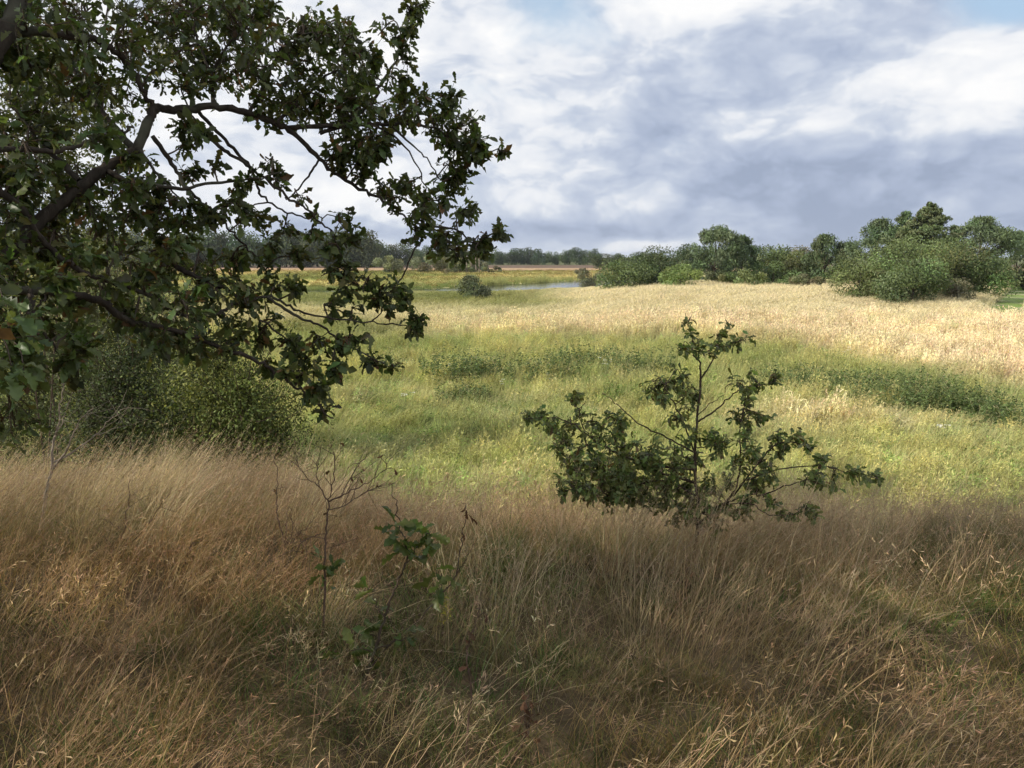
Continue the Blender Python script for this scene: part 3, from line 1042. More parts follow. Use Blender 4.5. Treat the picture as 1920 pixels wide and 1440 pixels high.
def pine_crown(h, w, nl, clumps, size, C, low=0.25, flat=0.5):
    g = Geo()
    clumps = int(clumps * 2.2)
    t = low + (1 - low) * rng.random(clumps) ** 0.9
    peak = low + 0.30 * (1 - low)
    env = np.interp(t, [0, low, peak, 0.55 + 0.45 * low, 0.85, 1.0], [0.6, 0.72, 1.0, 0.86, 0.50, 0.06])
    env = env * (0.85 + 0.3 * rng.random(clumps))
    a = rng.random(clumps) * 6.283
    rad = env * w * 0.5 * (0.30 + 0.70 * rng.random(clumps) ** 0.5)
    cen = np.stack([rad * np.cos(a), rad * np.sin(a), t * h * 0.95], -1)
    lr = w * (0.075 + 0.06 * rng.random(clumps))
    li = rng.integers(0, clumps, nl)
    dd = unit_sphere(nl); dd[:, 2] = dd[:, 2] * 0.8 + 0.15
    P = cen[li] + dd * (lr[li] * (0.35 + 0.75 * rng.random(nl)))[:, None] * np.array([1, 1, flat + 0.5])
    P[:, 2] = np.minimum(P[:, 2], h * (1 + 0.015 * rng.normal(size=nl)))
    cc = jit(C, clumps, 0.18)[li] * (1 + 0.2 * rng.normal(size=(nl, 1))).clip(0.5, 1.6)
    leaf_quads(g, P, np.cross(norm(dd + 0.6 * rng.normal(size=(nl, 3))), unit_sphere(nl)), size * (0.7 + 0.7 * rng.random(nl)), cc, 0.30, up=0.5)
    return g, cen


def spruce_crown(h, w, nl, C, size):
    g = Geo()
    br = 240
    t = 0.10 + 0.86 * rng.random(br) ** 0.9
    L = w * 0.5 * np.interp(t, [0, 0.35, 0.6, 0.8, 0.96], [0.9, 1.0, 0.85, 0.50, 0.08]) * (0.75 + 0.35 * rng.random(br))
    a = rng.random(br) * 6.283
    bi = rng.integers(0, br, nl)
    s = rng.random(nl) ** 0.7
    base = np.stack([np.cos(a), np.sin(a), 0 * a], -1)[bi]
    side = np.stack([-np.sin(a), np.cos(a), 0 * a], -1)[bi]
    out = (L[bi] * s)[:, None]
    z = t[bi] * h + L[bi] * (0.25 * s - 0.10 * s ** 2) + rng.normal(0, 0.05, nl) * w * 0.3
    P = base * out + side * (rng.normal(0, 0.16, nl) * L[bi] * (1.1 - s * 0.6))[:, None]
    P[:, 2] += z * 0.98
    cc = jit(C, br, 0.15)[bi] * (1 + 0.2 * rng.normal(size=(nl, 1))).clip(0.5, 1.6)
    leaf_quads(g, P, np.array([0, 0, 0.6]) + 0.9 * rng.normal(size=(nl, 3)), size * (0.6 + 0.8 * rng.random(nl)), cc, 0.35)
    cen = np.stack([np.cos(a) * L * 0.7, np.sin(a) * L * 0.7, t * h + 0.12 * L], -1)
    return g, cen


GREEN_OAK = (0.155, 0.21, 0.085); GREEN_DARK = (0.12, 0.165, 0.08); GREEN_OLIVE = (0.18, 0.215, 0.09)
GREEN_BRIGHT = (0.22, 0.285, 0.10); PINE = (0.145, 0.19, 0.10); WILLOW = (0.24, 0.25, 0.14); SPRUCE = (0.165, 0.20, 0.095); TEAL = (0.14, 0.19, 0.085)


def place_tree(kind, name, label, cat, xi, wy, top, wpx, C, nl=4500, lobes=22, leaf=0.26, low=0.06, group=None, flat=0.5, twig=False):
    """stand a tree at ground distance wy under image column xi, reaching up to image row top"""
    d = depth_at(wy, 520)
    x = (xi - 960) / FPX * d
    z0 = float(height(x, wy)) - 0.05
    ztop = EYE[2] + (482 - top) / FPX * wy * 1.0
    h = ztop - z0
    w = wpx / FPX * d * (1.22 if kind == 'broad' else 1.12)
    nl = int(nl * 1.25)
    root = thing(name, label, cat, (x, wy, z0), rng.random() * 0.6, group)
    if kind == 'broad':
        g, cen = broad_crown(h, w, nl, lobes, leaf, C, low)
        mat = M_leaf
    elif kind == 'pine':
        g, cen = pine_crown(h, w, nl, lobes, leaf, C, low, flat)
        mat = M_needle
    else:
        g, cen = spruce_crown(h, w, nl, C, leaf)
        mat = M_needle
    g.obj('crown', mat, root, world=False)
    trunk_geo(h, max(0.05, h * 0.02), cen, 14 if kind != 'spruce' else 40).obj('trunk', M_bark, root, smooth=True, world=False)
    return root


def wood_edge():
    G = 'trees and bushes along the edge of the meadow'
    L = [
        ('broad', 'willow_bush', 'low grey-brown bush at the river end of the right hand thicket', 'bush', 1108, 146, 503, 62, (0.19, 0.18, 0.12), 3000, 16, 0.24, 0.0),
        ('broad', 'oak_tree', 'dark round tree at the left end of the right hand thicket', 'tree', 1168, 108, 479, 112, GREEN_OAK, 6000, 26, 0.26, 0.0),
        ('broad', 'oak_tree', 'dark green tree with the taller pointed top beside the left end of the thicket', 'tree', 1234, 112, 462, 84, GREEN_DARK, 5000, 22, 0.26, 0.0),
        ('broad', 'sallow_bush', 'bright green bush in front of the group of pines', 'bush', 1276, 101, 496, 92, GREEN_BRIGHT, 4500, 20, 0.22, 0.0),
        ('pine', 'pine_tree', 'tall broad pine standing alone above the bright green bush', 'tree', 1338, 112, 425, 118, PINE, 9000, 46, 0.42, 0.14),
        ('pine', 'pine_tree', 'darker pine leaning on the right side of the tall lone pine', 'tree', 1390, 116, 441, 66, GREEN_DARK, 5000, 26, 0.42, 0.12),
        ('broad', 'hawthorn_bush', 'rounded olive bush at the foot of the lone pine', 'bush', 1385, 108, 502, 110, GREEN_OLIVE, 4500, 22, 0.24, 0.0),
        ('broad', 'birch_tree', 'low flat topped tree in the middle of the thicket', 'tree', 1458, 118, 459, 108, GREEN_OLIVE, 5500, 24, 0.28, 0.0),
        ('broad', 'hawthorn_bush', 'dark green bush below the flat topped tree', 'bush', 1450, 110, 490, 110, GREEN_OAK, 4500, 22, 0.24, 0.0),
        ('broad', 'birch_tree', 'pale brownish tree between the flat topped tree and the dark pine', 'tree', 1508, 122, 463, 70, (0.21, 0.21, 0.12), 4000, 18, 0.28, 0.0),
        ('pine', 'pine_tree', 'dark pointed pine in the middle of the right hand thicket', 'tree', 1545, 112, 441, 86, GREEN_DARK, 6500, 34, 0.42, 0.08),
        ('pine', 'pine_tree', 'slender greyish pine just right of the dark pointed pine', 'tree', 1588, 116, 456, 62, PINE, 4500, 24, 0.42, 0.08),
        ('broad', 'elder_bush', 'small pale bush at the foot of the dark pointed pine', 'bush', 1510, 103, 514, 70, (0.19, 0.18, 0.10), 2600, 14, 0.22, 0.0),
        ('pine', 'pine_tree', 'spreading flat topped pine to the left of the tallest conifer', 'tree', 1642, 105, 414, 112, PINE, 8000, 40, 0.42, 0.25),
        ('pine', 'pine_tree', 'narrow dark pine close behind the left side of the tallest conifer', 'tree', 1688, 104, 398, 66, GREEN_DARK, 5000, 26, 0.42, 0.3),
        ('spruce', 'spruce_tree', 'tallest conifer with feathery layered branches', 'tree', 1733, 98, 377, 112, SPRUCE, 15000, 0, 0.40, 0.1),
        ('broad', 'oak_tree', 'left bulge of the big rounded thicket jutting into the meadow', 'tree', 1614, 79, 478, 120, GREEN_OLIVE, 7500, 30, 0.20, 0.0),
        ('broad', 'oak_tree', 'broad olive crown in the middle of the jutting thicket', 'tree', 1690, 82, 442, 150, (0.165, 0.205, 0.085), 9500, 36, 0.21, 0.0),
        ('broad', 'oak_tree', 'rounded teal green tree lowest at the front of the jutting thicket', 'tree', 1716, 74, 487, 128, TEAL, 7500, 30, 0.19, 0.0),
        ('broad', 'oak_tree', 'brownish green crown to the right below the tallest conifer', 'tree', 1776, 84, 446, 120, (0.165, 0.195, 0.088), 7500, 30, 0.21, 0.0),
        ('pine', 'pine_tree', 'flat spreading pine with a bare gap under its crown at the right', 'tree', 1832, 104, 411, 122, PINE, 7500, 34, 0.42, 0.52),
        ('pine', 'pine_tree', 'thin pine between the tallest conifer and the flat spreading pine', 'tree', 1782, 106, 424, 60, PINE, 4200, 22, 0.42, 0.2),
        ('broad', 'oak_tree', 'dark oak standing beside the mown track at the right', 'tree', 1842, 83, 468, 118, GREEN_OAK, 8000, 30, 0.21, 0.0),
        ('broad', 'elder_bush', 'pale dry bush between the teal tree and the dark oak', 'bush', 1796, 76, 520, 62, (0.20, 0.19, 0.11), 3000, 14, 0.18, 0.0),
        ('pine', 'pine_tree', 'dark pine at the right edge beyond the mown track', 'tree', 1904, 118, 436, 92, GREEN_DARK, 6500, 34, 0.42, 0.04),
        ('broad', 'hawthorn_bush', 'low brown green bush at the right edge beside the far end of the track', 'bush', 1918, 110, 500, 60, (0.13, 0.13, 0.07), 3000, 14, 0.26, 0.0),
        ('pine', 'pine_tree', 'pine cut by the right edge of the view', 'tree', 1972, 112, 444, 90, PINE, 5000, 30, 0.42, 0.04),
        # bushes in the marsh
        ('broad', 'sallow_bush', 'lone dark round bush on the near river bank', 'bush', 889, 103, 517, 54, (0.135, 0.15, 0.08), 4200, 20, 0.22, 0.0),
        ('broad', 'willow_bush', 'round grey willow alone at the edge of the ripe field', 'bush', 730, 285, 480, 56, WILLOW, 2600, 18, 0.55, 0.0),
        ('broad', 'willow_bush', 'left olive willow of the clump beyond the river', 'bush', 800, 288, 474, 60, WILLOW, 2600, 16, 0.55, 0.0),
        ('broad', 'willow_bush', 'tallest willow in the middle of the clump beyond the river', 'bush', 846, 292, 471, 70, (0.21, 0.21, 0.10), 2800, 18, 0.55, 0.0),
        ('broad', 'willow_bush', 'right willow of the clump among bare grey poles', 'bush', 892, 288, 486, 60, WILLOW, 2400, 16, 0.55, 0.0),
        ('broad', 'willow_bush', 'lowest willow at the right end of the clump beyond the river', 'bush', 928, 284, 499, 52, (0.18, 0.19, 0.095), 1800, 12, 0.5, 0.0),
        ('broad', 'willow_bush', 'low dark willow in front of the clump beyond the river', 'bush', 862, 278, 494, 90, (0.17, 0.18, 0.09), 2400, 16, 0.5, 0.0),
        ('broad', 'willow_bush', 'tiny bush on the far bank where the river bends away', 'bush', 1094, 250, 504, 34, WILLOW, 1200, 10, 0.5, 0.0),
    ]
    for r in L:
        place_tree(r[0], r[1], r[2], r[3], r[4], r[5], r[6], r[7], r[8], nl=r[9], lobes=r[10], leaf=r[11], low=r[12], group=G if r[5] < 150 and r[4] > 1100 else 'willow bushes in the marsh')


wood_edge()


def dead_poles():
    for i, (xi, top) in enumerate([(868, 470), (876, 466), (884, 473), (893, 462), (899, 470)]):
        wy = 286; x = (xi - 960) / FPX * wy
        z = float(height(x, wy))
        h = 1.7 + (482 - top) / FPX * wy - z
        g = Geo()
        P = np.array([[0, 0, 0], [0.05, 0, h * 0.5], [0.2 * rng.normal(), 0, h]])
        tube(g, smooth_path(P, 4), np.linspace(0.26, 0.10, 9), 5)
        r = thing('dead_tree', 'thin bare grey dead trunk standing among the far willows', 'dead tree', (x, wy, z), 0, 'bare poles among the far willows')
        g.obj('trunk', M_paletwig, r, world=False)
        for k in range(4):
            b = Geo()
            zz = h * (0.4 + 0.5 * rng.random()); a = rng.random() * 6.28; l = 1.2 * rng.random() + 0.6
            tube(b, np.array([[0.05, 0, zz], [l * math.cos(a), l * math.sin(a), zz + l * 0.6]]), [0.10, 0.04], 4)
            b.obj('branch', M_paletwig, r, world=False)


dead_poles()


def far_wood():
    """individual trees of the distant woods; crowns shared between alike trees"""
    proto = []
    for i in range(6):
        h = 10.0; w = 9.5 + 2.0 * rng.random()
        r = thing('wood_tree', 'x', 'tree', (0, 0, -500))
        c = [(0.085, 0.12, 0.055), (0.07, 0.105, 0.05), (0.10, 0.14, 0.06), (0.085, 0.12, 0.055), (0.115, 0.135, 0.065), (0.075, 0.11, 0.06)][i]
        g, cen = broad_crown(h, w, 2600, 22, 0.62, c, 0.0)
        g.obj('crown', M_leaf, r, world=False)
        trunk_geo(h, 0.22, cen, 5).obj('trunk', M_bark, r, world=False)
        proto.append(r)
    rows = [
        # x0, x1, ground distance, top row, spacing px, label, group
        (-40, 700, 470, 436, 15, 'tall dark tree in the left wood behind the ripe field', 'trees of the left wood'),
        (690, 790, 500, 452, 18, 'tree where the left wood steps down behind the willows', 'trees at the low end of the left wood'),
        (780, 1130, 620, 469, 11, 'dark tree in the low distant wood at the middle of the horizon', 'trees of the distant middle wood'),
        (1120, 1300, 420, 474, 16, 'pale tree behind the left end of the right hand thicket', 'trees behind the right hand thicket'),
        (1290, 1560, 330, 462, 30, 'tree in the wood hidden behind the right hand thicket', 'wood behind the right hand thicket'),
    ]
    used = [False] * 6
    for x0, x1, wy, top, sp, label, grp in rows:
        xi = x0
        while xi < x1:
            yy = wy + rng.normal(0, 6)
            x = (xi - 960) / FPX * depth_at(yy, 490)
            z = float(height(x, yy))
            h = 1.7 + (482 - top) / FPX * yy - z
            h *= 1 + 0.09 * rng.normal()
            if rng.random() < 0.12: h *= 1.13
            s = h / 10.0
            ws = max(0.85, sp / FPX * yy / 10.5 / s * 1.7) * (0.85 + 0.3 * rng.random())
            k = int(rng.integers(0, 6))
            scl = (s * ws, s * ws, s)
            if used[k]:
                o = copy_thing(proto[k], (x, yy, z - 0.2), rng.random() * 6.28, scl, label)
            else:
                o = proto[k]; used[k] = True
                o.location = (x, yy, z - 0.2); o.scale = scl; o['label'] = label
            o['group'] = grp
            xi += sp * (0.75 + 0.5 * rng.random())


far_wood()


# ------------------------------------------------------------------ oak leaves
_half = [(0.015, 0.0), (0.03, 0.10), (0.13, 0.19), (0.075, 0.29), (0.21, 0.40), (0.12, 0.50), (0.28, 0.63), (0.17, 0.72), (0.23, 0.85), (0.10, 0.93), (0.0, 1.0)]


_coarse = [(0.015, 0.0), (0.13, 0.20), (0.08, 0.30), (0.215, 0.42), (0.12, 0.52), (0.275, 0.68), (0.13, 0.90), (0.0, 1.0)]


def leaf_template(fold, curl, wav, tw=0.0, wide=1.0, outline=None):
    R = np.array([(x * wide, y) for x, y in (outline or _half)]); n = len(R)
    ysk = R[:, 1]
    def lift(x, y):
        z = fold * np.abs(x) - curl * y ** 2 + wav * np.sin(y * 17 + np.sign(x) * 1.3) * np.abs(x)
        return np.stack([x + tw * y * y, y, z], -1)
    mid = lift(np.zeros(n), ysk); rt = lift(R[:, 0], ysk); lt = lift(-R[:, 0] * 0.95, ysk * 0.985)
    V = np.concatenate([mid, rt, lt])
    F = []
    for i in range(n - 1):
        F.append((i, n + i, n + i + 1, i + 1)); F.append((i, i + 1, 2 * n + i + 1, 2 * n + i))
    return V, np.array(F)


LEAVES = [leaf_template(0.35, 0.12, 0.3), leaf_template(0.6, 0.3, 0.2, 0.08), leaf_template(0.15, -0.1, 0.4, -0.08), leaf_template(0.9, 0.45, 0.1, 0.05, 0.9), leaf_template(0.4, 0.55, 0.5, -0.12, 1.1)]

MASS_LEAVES = [leaf_template(*a, outline=_coarse) for a in ((0.35, 0.12, 0.3, 0.0, 1.0), (0.6, 0.3, 0.2, 0.08, 1.0), (0.15, -0.1, 0.4, -0.08, 1.0), (0.9, 0.45, 0.1, 0.05, 0.9), (0.4, 0.55, 0.5, -0.12, 1.1))]


def leaf_frames(pos, d, nrm):
    Y = norm(d); X = norm(np.cross(Y, nrm)); Z = np.cross(X, Y)
    return X, Y, Z


class LeafStore:
    """collects oak leaves: the largest in view become objects, the others one mass"""
    def __init__(s, col, brown=0.02):
        s.p = []; s.d = []; s.n = []; s.l = []; s.col = np.array(col); s.brown = brown

    def rosette(s, tip, axis, k, L, droop=0.25, spread=0.9):
        axis = np.asarray(axis) / (np.linalg.norm(axis) + 1e-9)
        r = norm(rng.normal(size=(k, 3)))
        d = norm(axis * (1 - spread * 0.45) + r * spread + np.array([0.12, 0, -droop]))
        nr = norm(np.array([0, 0, 1.0]) + 0.75 * rng.normal(size=(k, 3)))
        for i in range(k):
            s.p.append(np.asarray(tip) - axis * 0.02 * i * 0.6 + 0.006 * rng.normal(size=3)); s.d.append(d[i]); s.n.append(nr[i]); s.l.append(L * (0.5 + 0.8 * rng.random()))

    def emit(s, root, maxobj, name='foliage', branches=None):
        p = np.array(s.p); d = np.array(s.d); nr = np.array(s.n); l = np.array(s.l)
        X, Y, Z = leaf_frames(p, d, nr)
        n = len(p)
        cp, sp = math.cos(PITCH), math.sin(PITCH)
        rel = p - EYE
        dep = rel[:, 1] * cp - rel[:, 2] * sp
        u = rel[:, 0] / dep; v = (rel[:, 1] * sp + rel[:, 2] * cp) / dep
        vis = (np.abs(u) < 0.66) & (np.abs(v) < 0.495) & (dep > 0.3)
        score = np.where(vis, l / dep, -1)
        order = np.argsort(-score)
        own = set(order[:maxobj][score[order[:maxobj]] > 0].tolist()) if maxobj else set()
        meshes = []
        for V, F in LEAVES:
            g = Geo().add(V, F, None, s.col)
            meshes.append(g.mesh('leaf', M_oakleaf, smooth=True))
        mass = Geo()
        loc = Vector(root.location)
        base_parent_inv = Matrix.Translation(-loc)
        kinds = rng.integers(0, len(LEAVES), n)
        for i in range(n):
            if i in own:
                o = bpy.data.objects.new('leaf', meshes[kinds[i]])
                COL.objects.link(o)
                o.parent = root
                if branches:
                    o.parent = branches[int(np.argmin([((W - p[i]) ** 2).sum(1).min() for _, W in branches]))][0]
                M = Matrix(((X[i, 0], Y[i, 0], Z[i, 0]), (X[i, 1], Y[i, 1], Z[i, 1]), (X[i, 2], Y[i, 2], Z[i, 2]))).to_4x4()
                o.matrix_parent_inverse = Matrix() if branches else base_parent_inv
                o.matrix_basis = Matrix.Translation(Vector(p[i])) @ M @ Matrix.Scale(float(l[i]), 4)
        rest = np.array([i for i in range(n) if i not in own], int)
        for kk in range(len(LEAVES)):
            ii = rest[kinds[rest] == kk] if len(rest) else rest
            if not len(ii): continue
            V, F = MASS_LEAVES[kk]
            W = p[ii][:, None] + l[ii][:, None, None] * (V[None, :, 0:1] * X[ii][:, None] + V[None, :, 1:2] * Y[ii][:, None] + V[None, :, 2:3] * Z[ii][:, None])
            FF = (np.arange(len(ii)) * len(V))[:, None, None] + F[None]
            c = jit(s.col, len(ii), 0.36, 0.2)
            br = rng.random(len(ii)) < s.brown
            c[br] = np.array([0.20, 0.13, 0.05]) * (0.6 + 0.8 * rng.random((br.sum(), 1)))
            ye = rng.random(len(ii)) < s.brown * 1.5
            c[ye] = np.array([0.20, 0.20, 0.05])
            mass.add(W.reshape(-1, 3), FF.reshape(-1, 4), None, np.repeat(c, len(V), 0))
        if mass.n:
            o = mass.obj(name, M_oakleaf, root, smooth=True)
            o['kind'] = 'stuff'


def skeleton_pts(branches, n=6):
    """branches: list of (control points [(x, y, depth)], r0, r1); returns world paths"""
    out = []
    for ctl, r0, r1 in branches:
        c = np.array(ctl, float)
        P2 = smooth_path(c, n)
        W = pix(P2[:, 0], P2[:, 1], P2[:, 2])
        W = W + 0.006 * rng.normal(size=W.shape) * (np.linspace(0.2, 1, len(W))[:, None])
        out.append((P2, W, np.linspace(r0, r1, len(W))))
    return out


def grow_leafy(root, sk, blobs, store, twigs, leaf_len, per=5, tips=(3, 6), rpx=1.0, djit=0.12, twr=0.0028):
    """attach a small spray of twigs and leaf rosettes at each blob (x, y, radius px[, depth shift, weight])"""
    A2 = np.concatenate([s[0] for s in sk]); AW = np.concatenate([s[1] for s in sk])
    for b in blobs:
        x, y, r = b[:3]
        dz = b[3] if len(b) > 3 else 0.0
        wt = b[4] if len(b) > 4 else 1.0
        i = np.argmin((A2[:, 0] - x) ** 2 + (A2[:, 1] - y) ** 2)
        dep = A2[i, 2] + dz + djit * rng.normal()
        c = pix(x, y, dep)
        rw = r / FPX * dep * rpx
        a = AW[i]
        mid = (a + c) / 2 + np.array([0, 0, 0.10 * np.linalg.norm(c - a)]) + 0.02 * rng.normal(size=3)
        pth = smooth_path([a, mid, c], 4)
        tube(twigs, pth, np.linspace(twr * 1.5, twr, len(pth)), 5)
        nt = int(rng.integers(tips[0], tips[1] + 1) * wt)
        for k in range(max(1, nt)):
            dirv = norm(rng.normal(size=3) + np.array([0.35, 0.0, 0.0]))
            e = c + dirv * rw * (0.35 + 0.65 * rng.random())
            st = pth[int(rng.integers(len(pth) // 2, len(pth)))]
            m2 = (st + e) / 2 + 0.15 * rw * rng.normal(size=3)
            pp = smooth_path([st, m2, e], 3)
            tube(twigs, pp, np.linspace(twr * 0.8, twr * 0.45, len(pp)), 3)
            store.rosette(e, pp[-1] - pp[-2], int(per + rng.integers(-1, 3)), leaf_len)
            if len(pp) > 4 and rng.random() < 0.7:
                store.rosette(pp[3], pp[3] - pp[2], 2, leaf_len * 0.9)


# ------------------------------------------------------------------ the big oak at the left
def big_oak():
    bx, by = -4.3, 2.3
    bz = float(height(bx, by)) - 0.1
    root = thing('oak_tree', 'large oak whose leafy branches hang in from the left', 'tree', (bx, by, bz))
    R = random.Random(4)
    A = [(-420, 640, 2.9), (-180, 590, 2.8), (-60, 540, 2.85), (20, 472, 2.95), (90, 400, 3.1), (170, 337, 3.2), (200, 313, 3.25), (253, 283, 3.3), (277, 233, 3.35), (293, 203, 3.4), (333, 207, 3.45), (400, 200, 3.5), (467, 213, 3.6), (517, 230, 3.65),
         (550, 250, 3.7), (600, 297, 3.75), (633, 330, 3.8), (683, 357, 3.85), (733, 387, 3.9), (757, 407, 3.95), (787, 423, 4.0), (853, 473, 4.05)]
    Br = [
        (A, 0.030, 0.003),
        ([(-330, 330, 2.7), (-120, 210, 2.75), (-30, 110, 2.8), (20, 45, 2.9), (60, -60, 3.0), (110, -200, 3.1)], 0.050, 0.03),
        ([(-160, 60, 2.8), (0, 62, 2.95), (75, 60, 3.0), (150, 70, 3.1), (200, 86, 3.2), (240, 122, 3.3), (265, 165, 3.35), (292, 205, 3.4)], 0.020, 0.010),
        ([(-120, 300, 2.5), (0, 280, 2.6), (100, 284, 2.7), (160, 270, 2.8), (213, 253, 2.95), (250, 235, 3.1)], 0.012, 0.004),
        ([(200, 318, 3.25), (240, 341, 3.2), (267, 340, 3.2), (290, 347, 3.25), (350, 353, 3.3), (417, 340, 3.4), (473, 337, 3.45), (530, 322, 3.5)], 0.012, 0.003),
        ([(350, 215, 3.45), (400, 263, 3.5), (433, 290, 3.5), (477, 320, 3.55), (533, 367, 3.6), (583, 400, 3.65), (617, 430, 3.7), (650, 470, 3.75)], 0.010, 0.003),
        ([(285, 255, 3.35), (323, 307, 3.4), (347, 347, 3.4), (377, 377, 3.45), (400, 400, 3.5), (433, 433, 3.5), (460, 463, 3.55), (500, 505, 3.6)], 0.010, 0.003),
        ([(370, 207, 3.5), (423, 263, 3.6), (463, 307, 3.65), (480, 340, 3.65), (490, 367, 3.7), (533, 397, 3.75), (580, 407, 3.8), (633, 402, 3.85)], 0.009, 0.0025),
        ([(263, 283, 3.3), (287, 317, 3.3), (307, 340, 3.3), (330, 372, 3.3)], 0.008, 0.003),
        ([(600, 250, 3.75), (650, 230, 3.8), (700, 187, 3.85), (720, 147, 3.9), (747, 107, 3.95), (763, 43, 4.0), (778, -25, 4.05)], 0.010, 0.003),
        ([(540, 240, 3.7), (620, 236, 3.75), (690, 234, 3.8), (733, 233, 3.85), (773, 233, 3.9), (827, 247, 3.95), (870, 270, 4.0), (905, 284, 4.05), (948, 283, 4.1)], 0.012, 0.0025),
        ([(733, 236, 3.85), (767, 267, 3.85), (800, 297, 3.9), (830, 345, 3.95)], 0.006, 0.0025),
        ([(700, 234, 3.8), (753, 267, 3.75), (787, 323, 3.75), (800, 372, 3.75)], 0.006, 0.002),
        ([(600, 297, 3.75), (578, 330, 3.8), (550, 365, 3.85), (533, 372, 3.85)], 0.006, 0.0025),
        ([(787, 423, 4.0), (850, 430, 4.1), (888, 456, 4.15), (912, 444, 4.15), (935, 438, 4.2)], 0.006, 0.002),
        ([(853, 470, 4.05), (815, 430, 4.0), (780, 465, 3.9), (758, 510, 3.85), (737, 543, 3.8), (700, 604, 3.7)], 0.005, 0.003),
        ([(620, 432, 3.7), (640, 480, 3.7), (660, 515, 3.65), (682, 548, 3.65)], 0.004, 0.002),
        # lower boughs
        ([(-200, 520, 2.4), (0, 542, 2.6), (87, 546, 2.75), (139, 553, 2.8), (191, 567, 2.9), (222, 591, 2.95), (250, 605, 3.0), (305, 615, 3.05), (364, 631, 3.1), (434, 660, 3.2), (486, 678, 3.25), (521, 702, 3.3), (555, 725, 3.35), (583, 747, 3.4), (628, 790, 3.45)], 0.018, 0.003),
        ([(-60, 330, 2.7), (30, 380, 2.8), (59, 421, 2.85), (90, 462, 2.9), (139, 501, 2.95), (180, 520, 3.0), (243, 539, 3.05), (295, 560, 3.1), (330, 584, 3.15), (382, 598, 3.2), (434, 574, 3.3), (500, 555, 3.4), (538, 571, 3.45), (590, 590, 3.5), (657, 603, 3.6), (736, 607, 3.7), (792, 620, 3.75)], 0.013, 0.0025),
        ([(500, 556, 3.4), (550, 590, 3.4), (597, 609, 3.45), (640, 640, 3.5), (690, 668, 3.55), (740, 690, 3.6)], 0.007, 0.002),
        ([(555, 725, 3.35), (560, 690, 3.4), (580, 650, 3.45), (620, 620, 3.5)], 0.004, 0.002),
        ([(-150, 720, 2.1), (0, 682, 2.2), (38, 652, 2.25), (55, 622, 2.3), (60, 575, 2.4), (57, 545, 2.5)], 0.012, 0.008),
        ([(60, 590, 2.4), (80, 560, 2.45), (100, 520, 2.5)], 0.005, 0.002),
        ([(60, 600, 2.35), (95, 640, 2.4), (135, 690, 2.45)], 0.005, 0.002),
        ([(330, 500, 3.3), (370, 520, 3.3), (430, 545, 3.35), (480, 590, 3.4), (540, 640, 3.45)], 0.012, 0.003),
        ([(150, 340, 3.2), (110, 300, 3.3), (60, 250, 3.4), (20, 190, 3.5)], 0.012, 0.004),
        ([(253, 283, 3.3), (200, 220, 3.5), (150, 150, 3.7), (110, 60, 3.8), (90, -40, 3.9)], 0.016, 0.006),
        ([(400, 200, 3.5), (395, 140, 3.6), (370, 70, 3.7), (350, -30, 3.8)], 0.010, 0.004),
        ([(467, 213, 3.6), (500, 150, 3.7), (530, 90, 3.8), (600, 60, 3.85)], 0.009, 0.003),
        ([(395, 140, 3.6), (430, 80, 3.6), (480, 30, 3.65), (500, -20, 3.7)], 0.007, 0.003),
        ([(517, 230, 3.65), (570, 180, 3.75), (630, 130, 3.85), (670, 100, 3.9)], 0.008, 0.003),
    ]
    sk = skeleton_pts(Br)
    bobs = []
    for P2, W, r in sk:
        g = Geo(); tube(g, W, r, 8, knob=0.25)
        bobs.append((g.obj('branch', M_bark, root, smooth=True), W))
    blobs = []
    top = [(50, 40, 75), (150, 30, 75), (250, 20, 75), (330, 20, 65), (420, 40, 55), (480, 80, 50), (540, 95, 45), (590, 80, 45), (640, 75, 40), (640, 130, 45), (560, 150, 50), (480, 145, 50), (420, 110, 55), (600, 195, 45), (655, 185, 45), (690, 215, 40),
           (500, 195, 35), (330, 100, 55), (240, 90, 55), (150, 110, 60), (60, 130, 60), (40, 215, 55), (130, 190, 55), (205, 170, 45), (375, 155, 35), (445, 10, 50), (490, 20, 30), (395, 20, 50), (300, 60, 55), (680, 120, 25), (690, 150, 30), (560, 60, 25), (620, 50, 25), (540, 190, 40), (640, 225, 35)]
    right = [(760, 205, 30), (795, 195, 30), (845, 185, 28), (870, 235, 32), (838, 255, 32), (850, 300, 30), (840, 345, 22), (868, 300, 26), (815, 225, 30), (885, 260, 20), (860, 330, 20), (902, 278, 8), (940, 285, 7, 0, .5), (773, 20, 16), (768, 55, 16), (752, 85, 16), (762, 120, 14, 0, .6), (742, 75, 12, 0, .6), (735, 150, 20), (760, 150, 14), (745, 170, 16), (788, 8, 10, 0, .6),
             (650, 265, 30), (690, 270, 28), (720, 265, 26), (625, 295, 22), (680, 310, 22), (700, 290, 25), (745, 370, 28), (715, 355, 20), (742, 345, 16), (790, 395, 25), (780, 425, 25), (835, 440, 32), (865, 400, 20), (815, 455, 22), (850, 465, 22), (890, 465, 12), (935, 437, 9, 0, .8), (900, 455, 8, 0, .6), (800, 370, 16), (825, 375, 16), (640, 310, 14), (670, 335, 14)]
    mid = [(440, 345, 18), (420, 375, 22), (445, 385, 20), (510, 320, 18), (470, 335, 12), (525, 340, 12), (560, 370, 10, 0, .6), (590, 405, 8, 0, .6), (640, 420, 26), (655, 445, 20), (620, 460, 16), (585, 440, 18), (600, 470, 18), (300, 375, 22), (290, 350, 18), (355, 325, 20), (370, 250, 20), (345, 235, 22), (345, 270, 12), (400, 310, 10, 0, .7), (355, 385, 14), (480, 410, 20), (455, 410, 18), (530, 440, 22), (505, 460, 18), (400, 405, 18)]
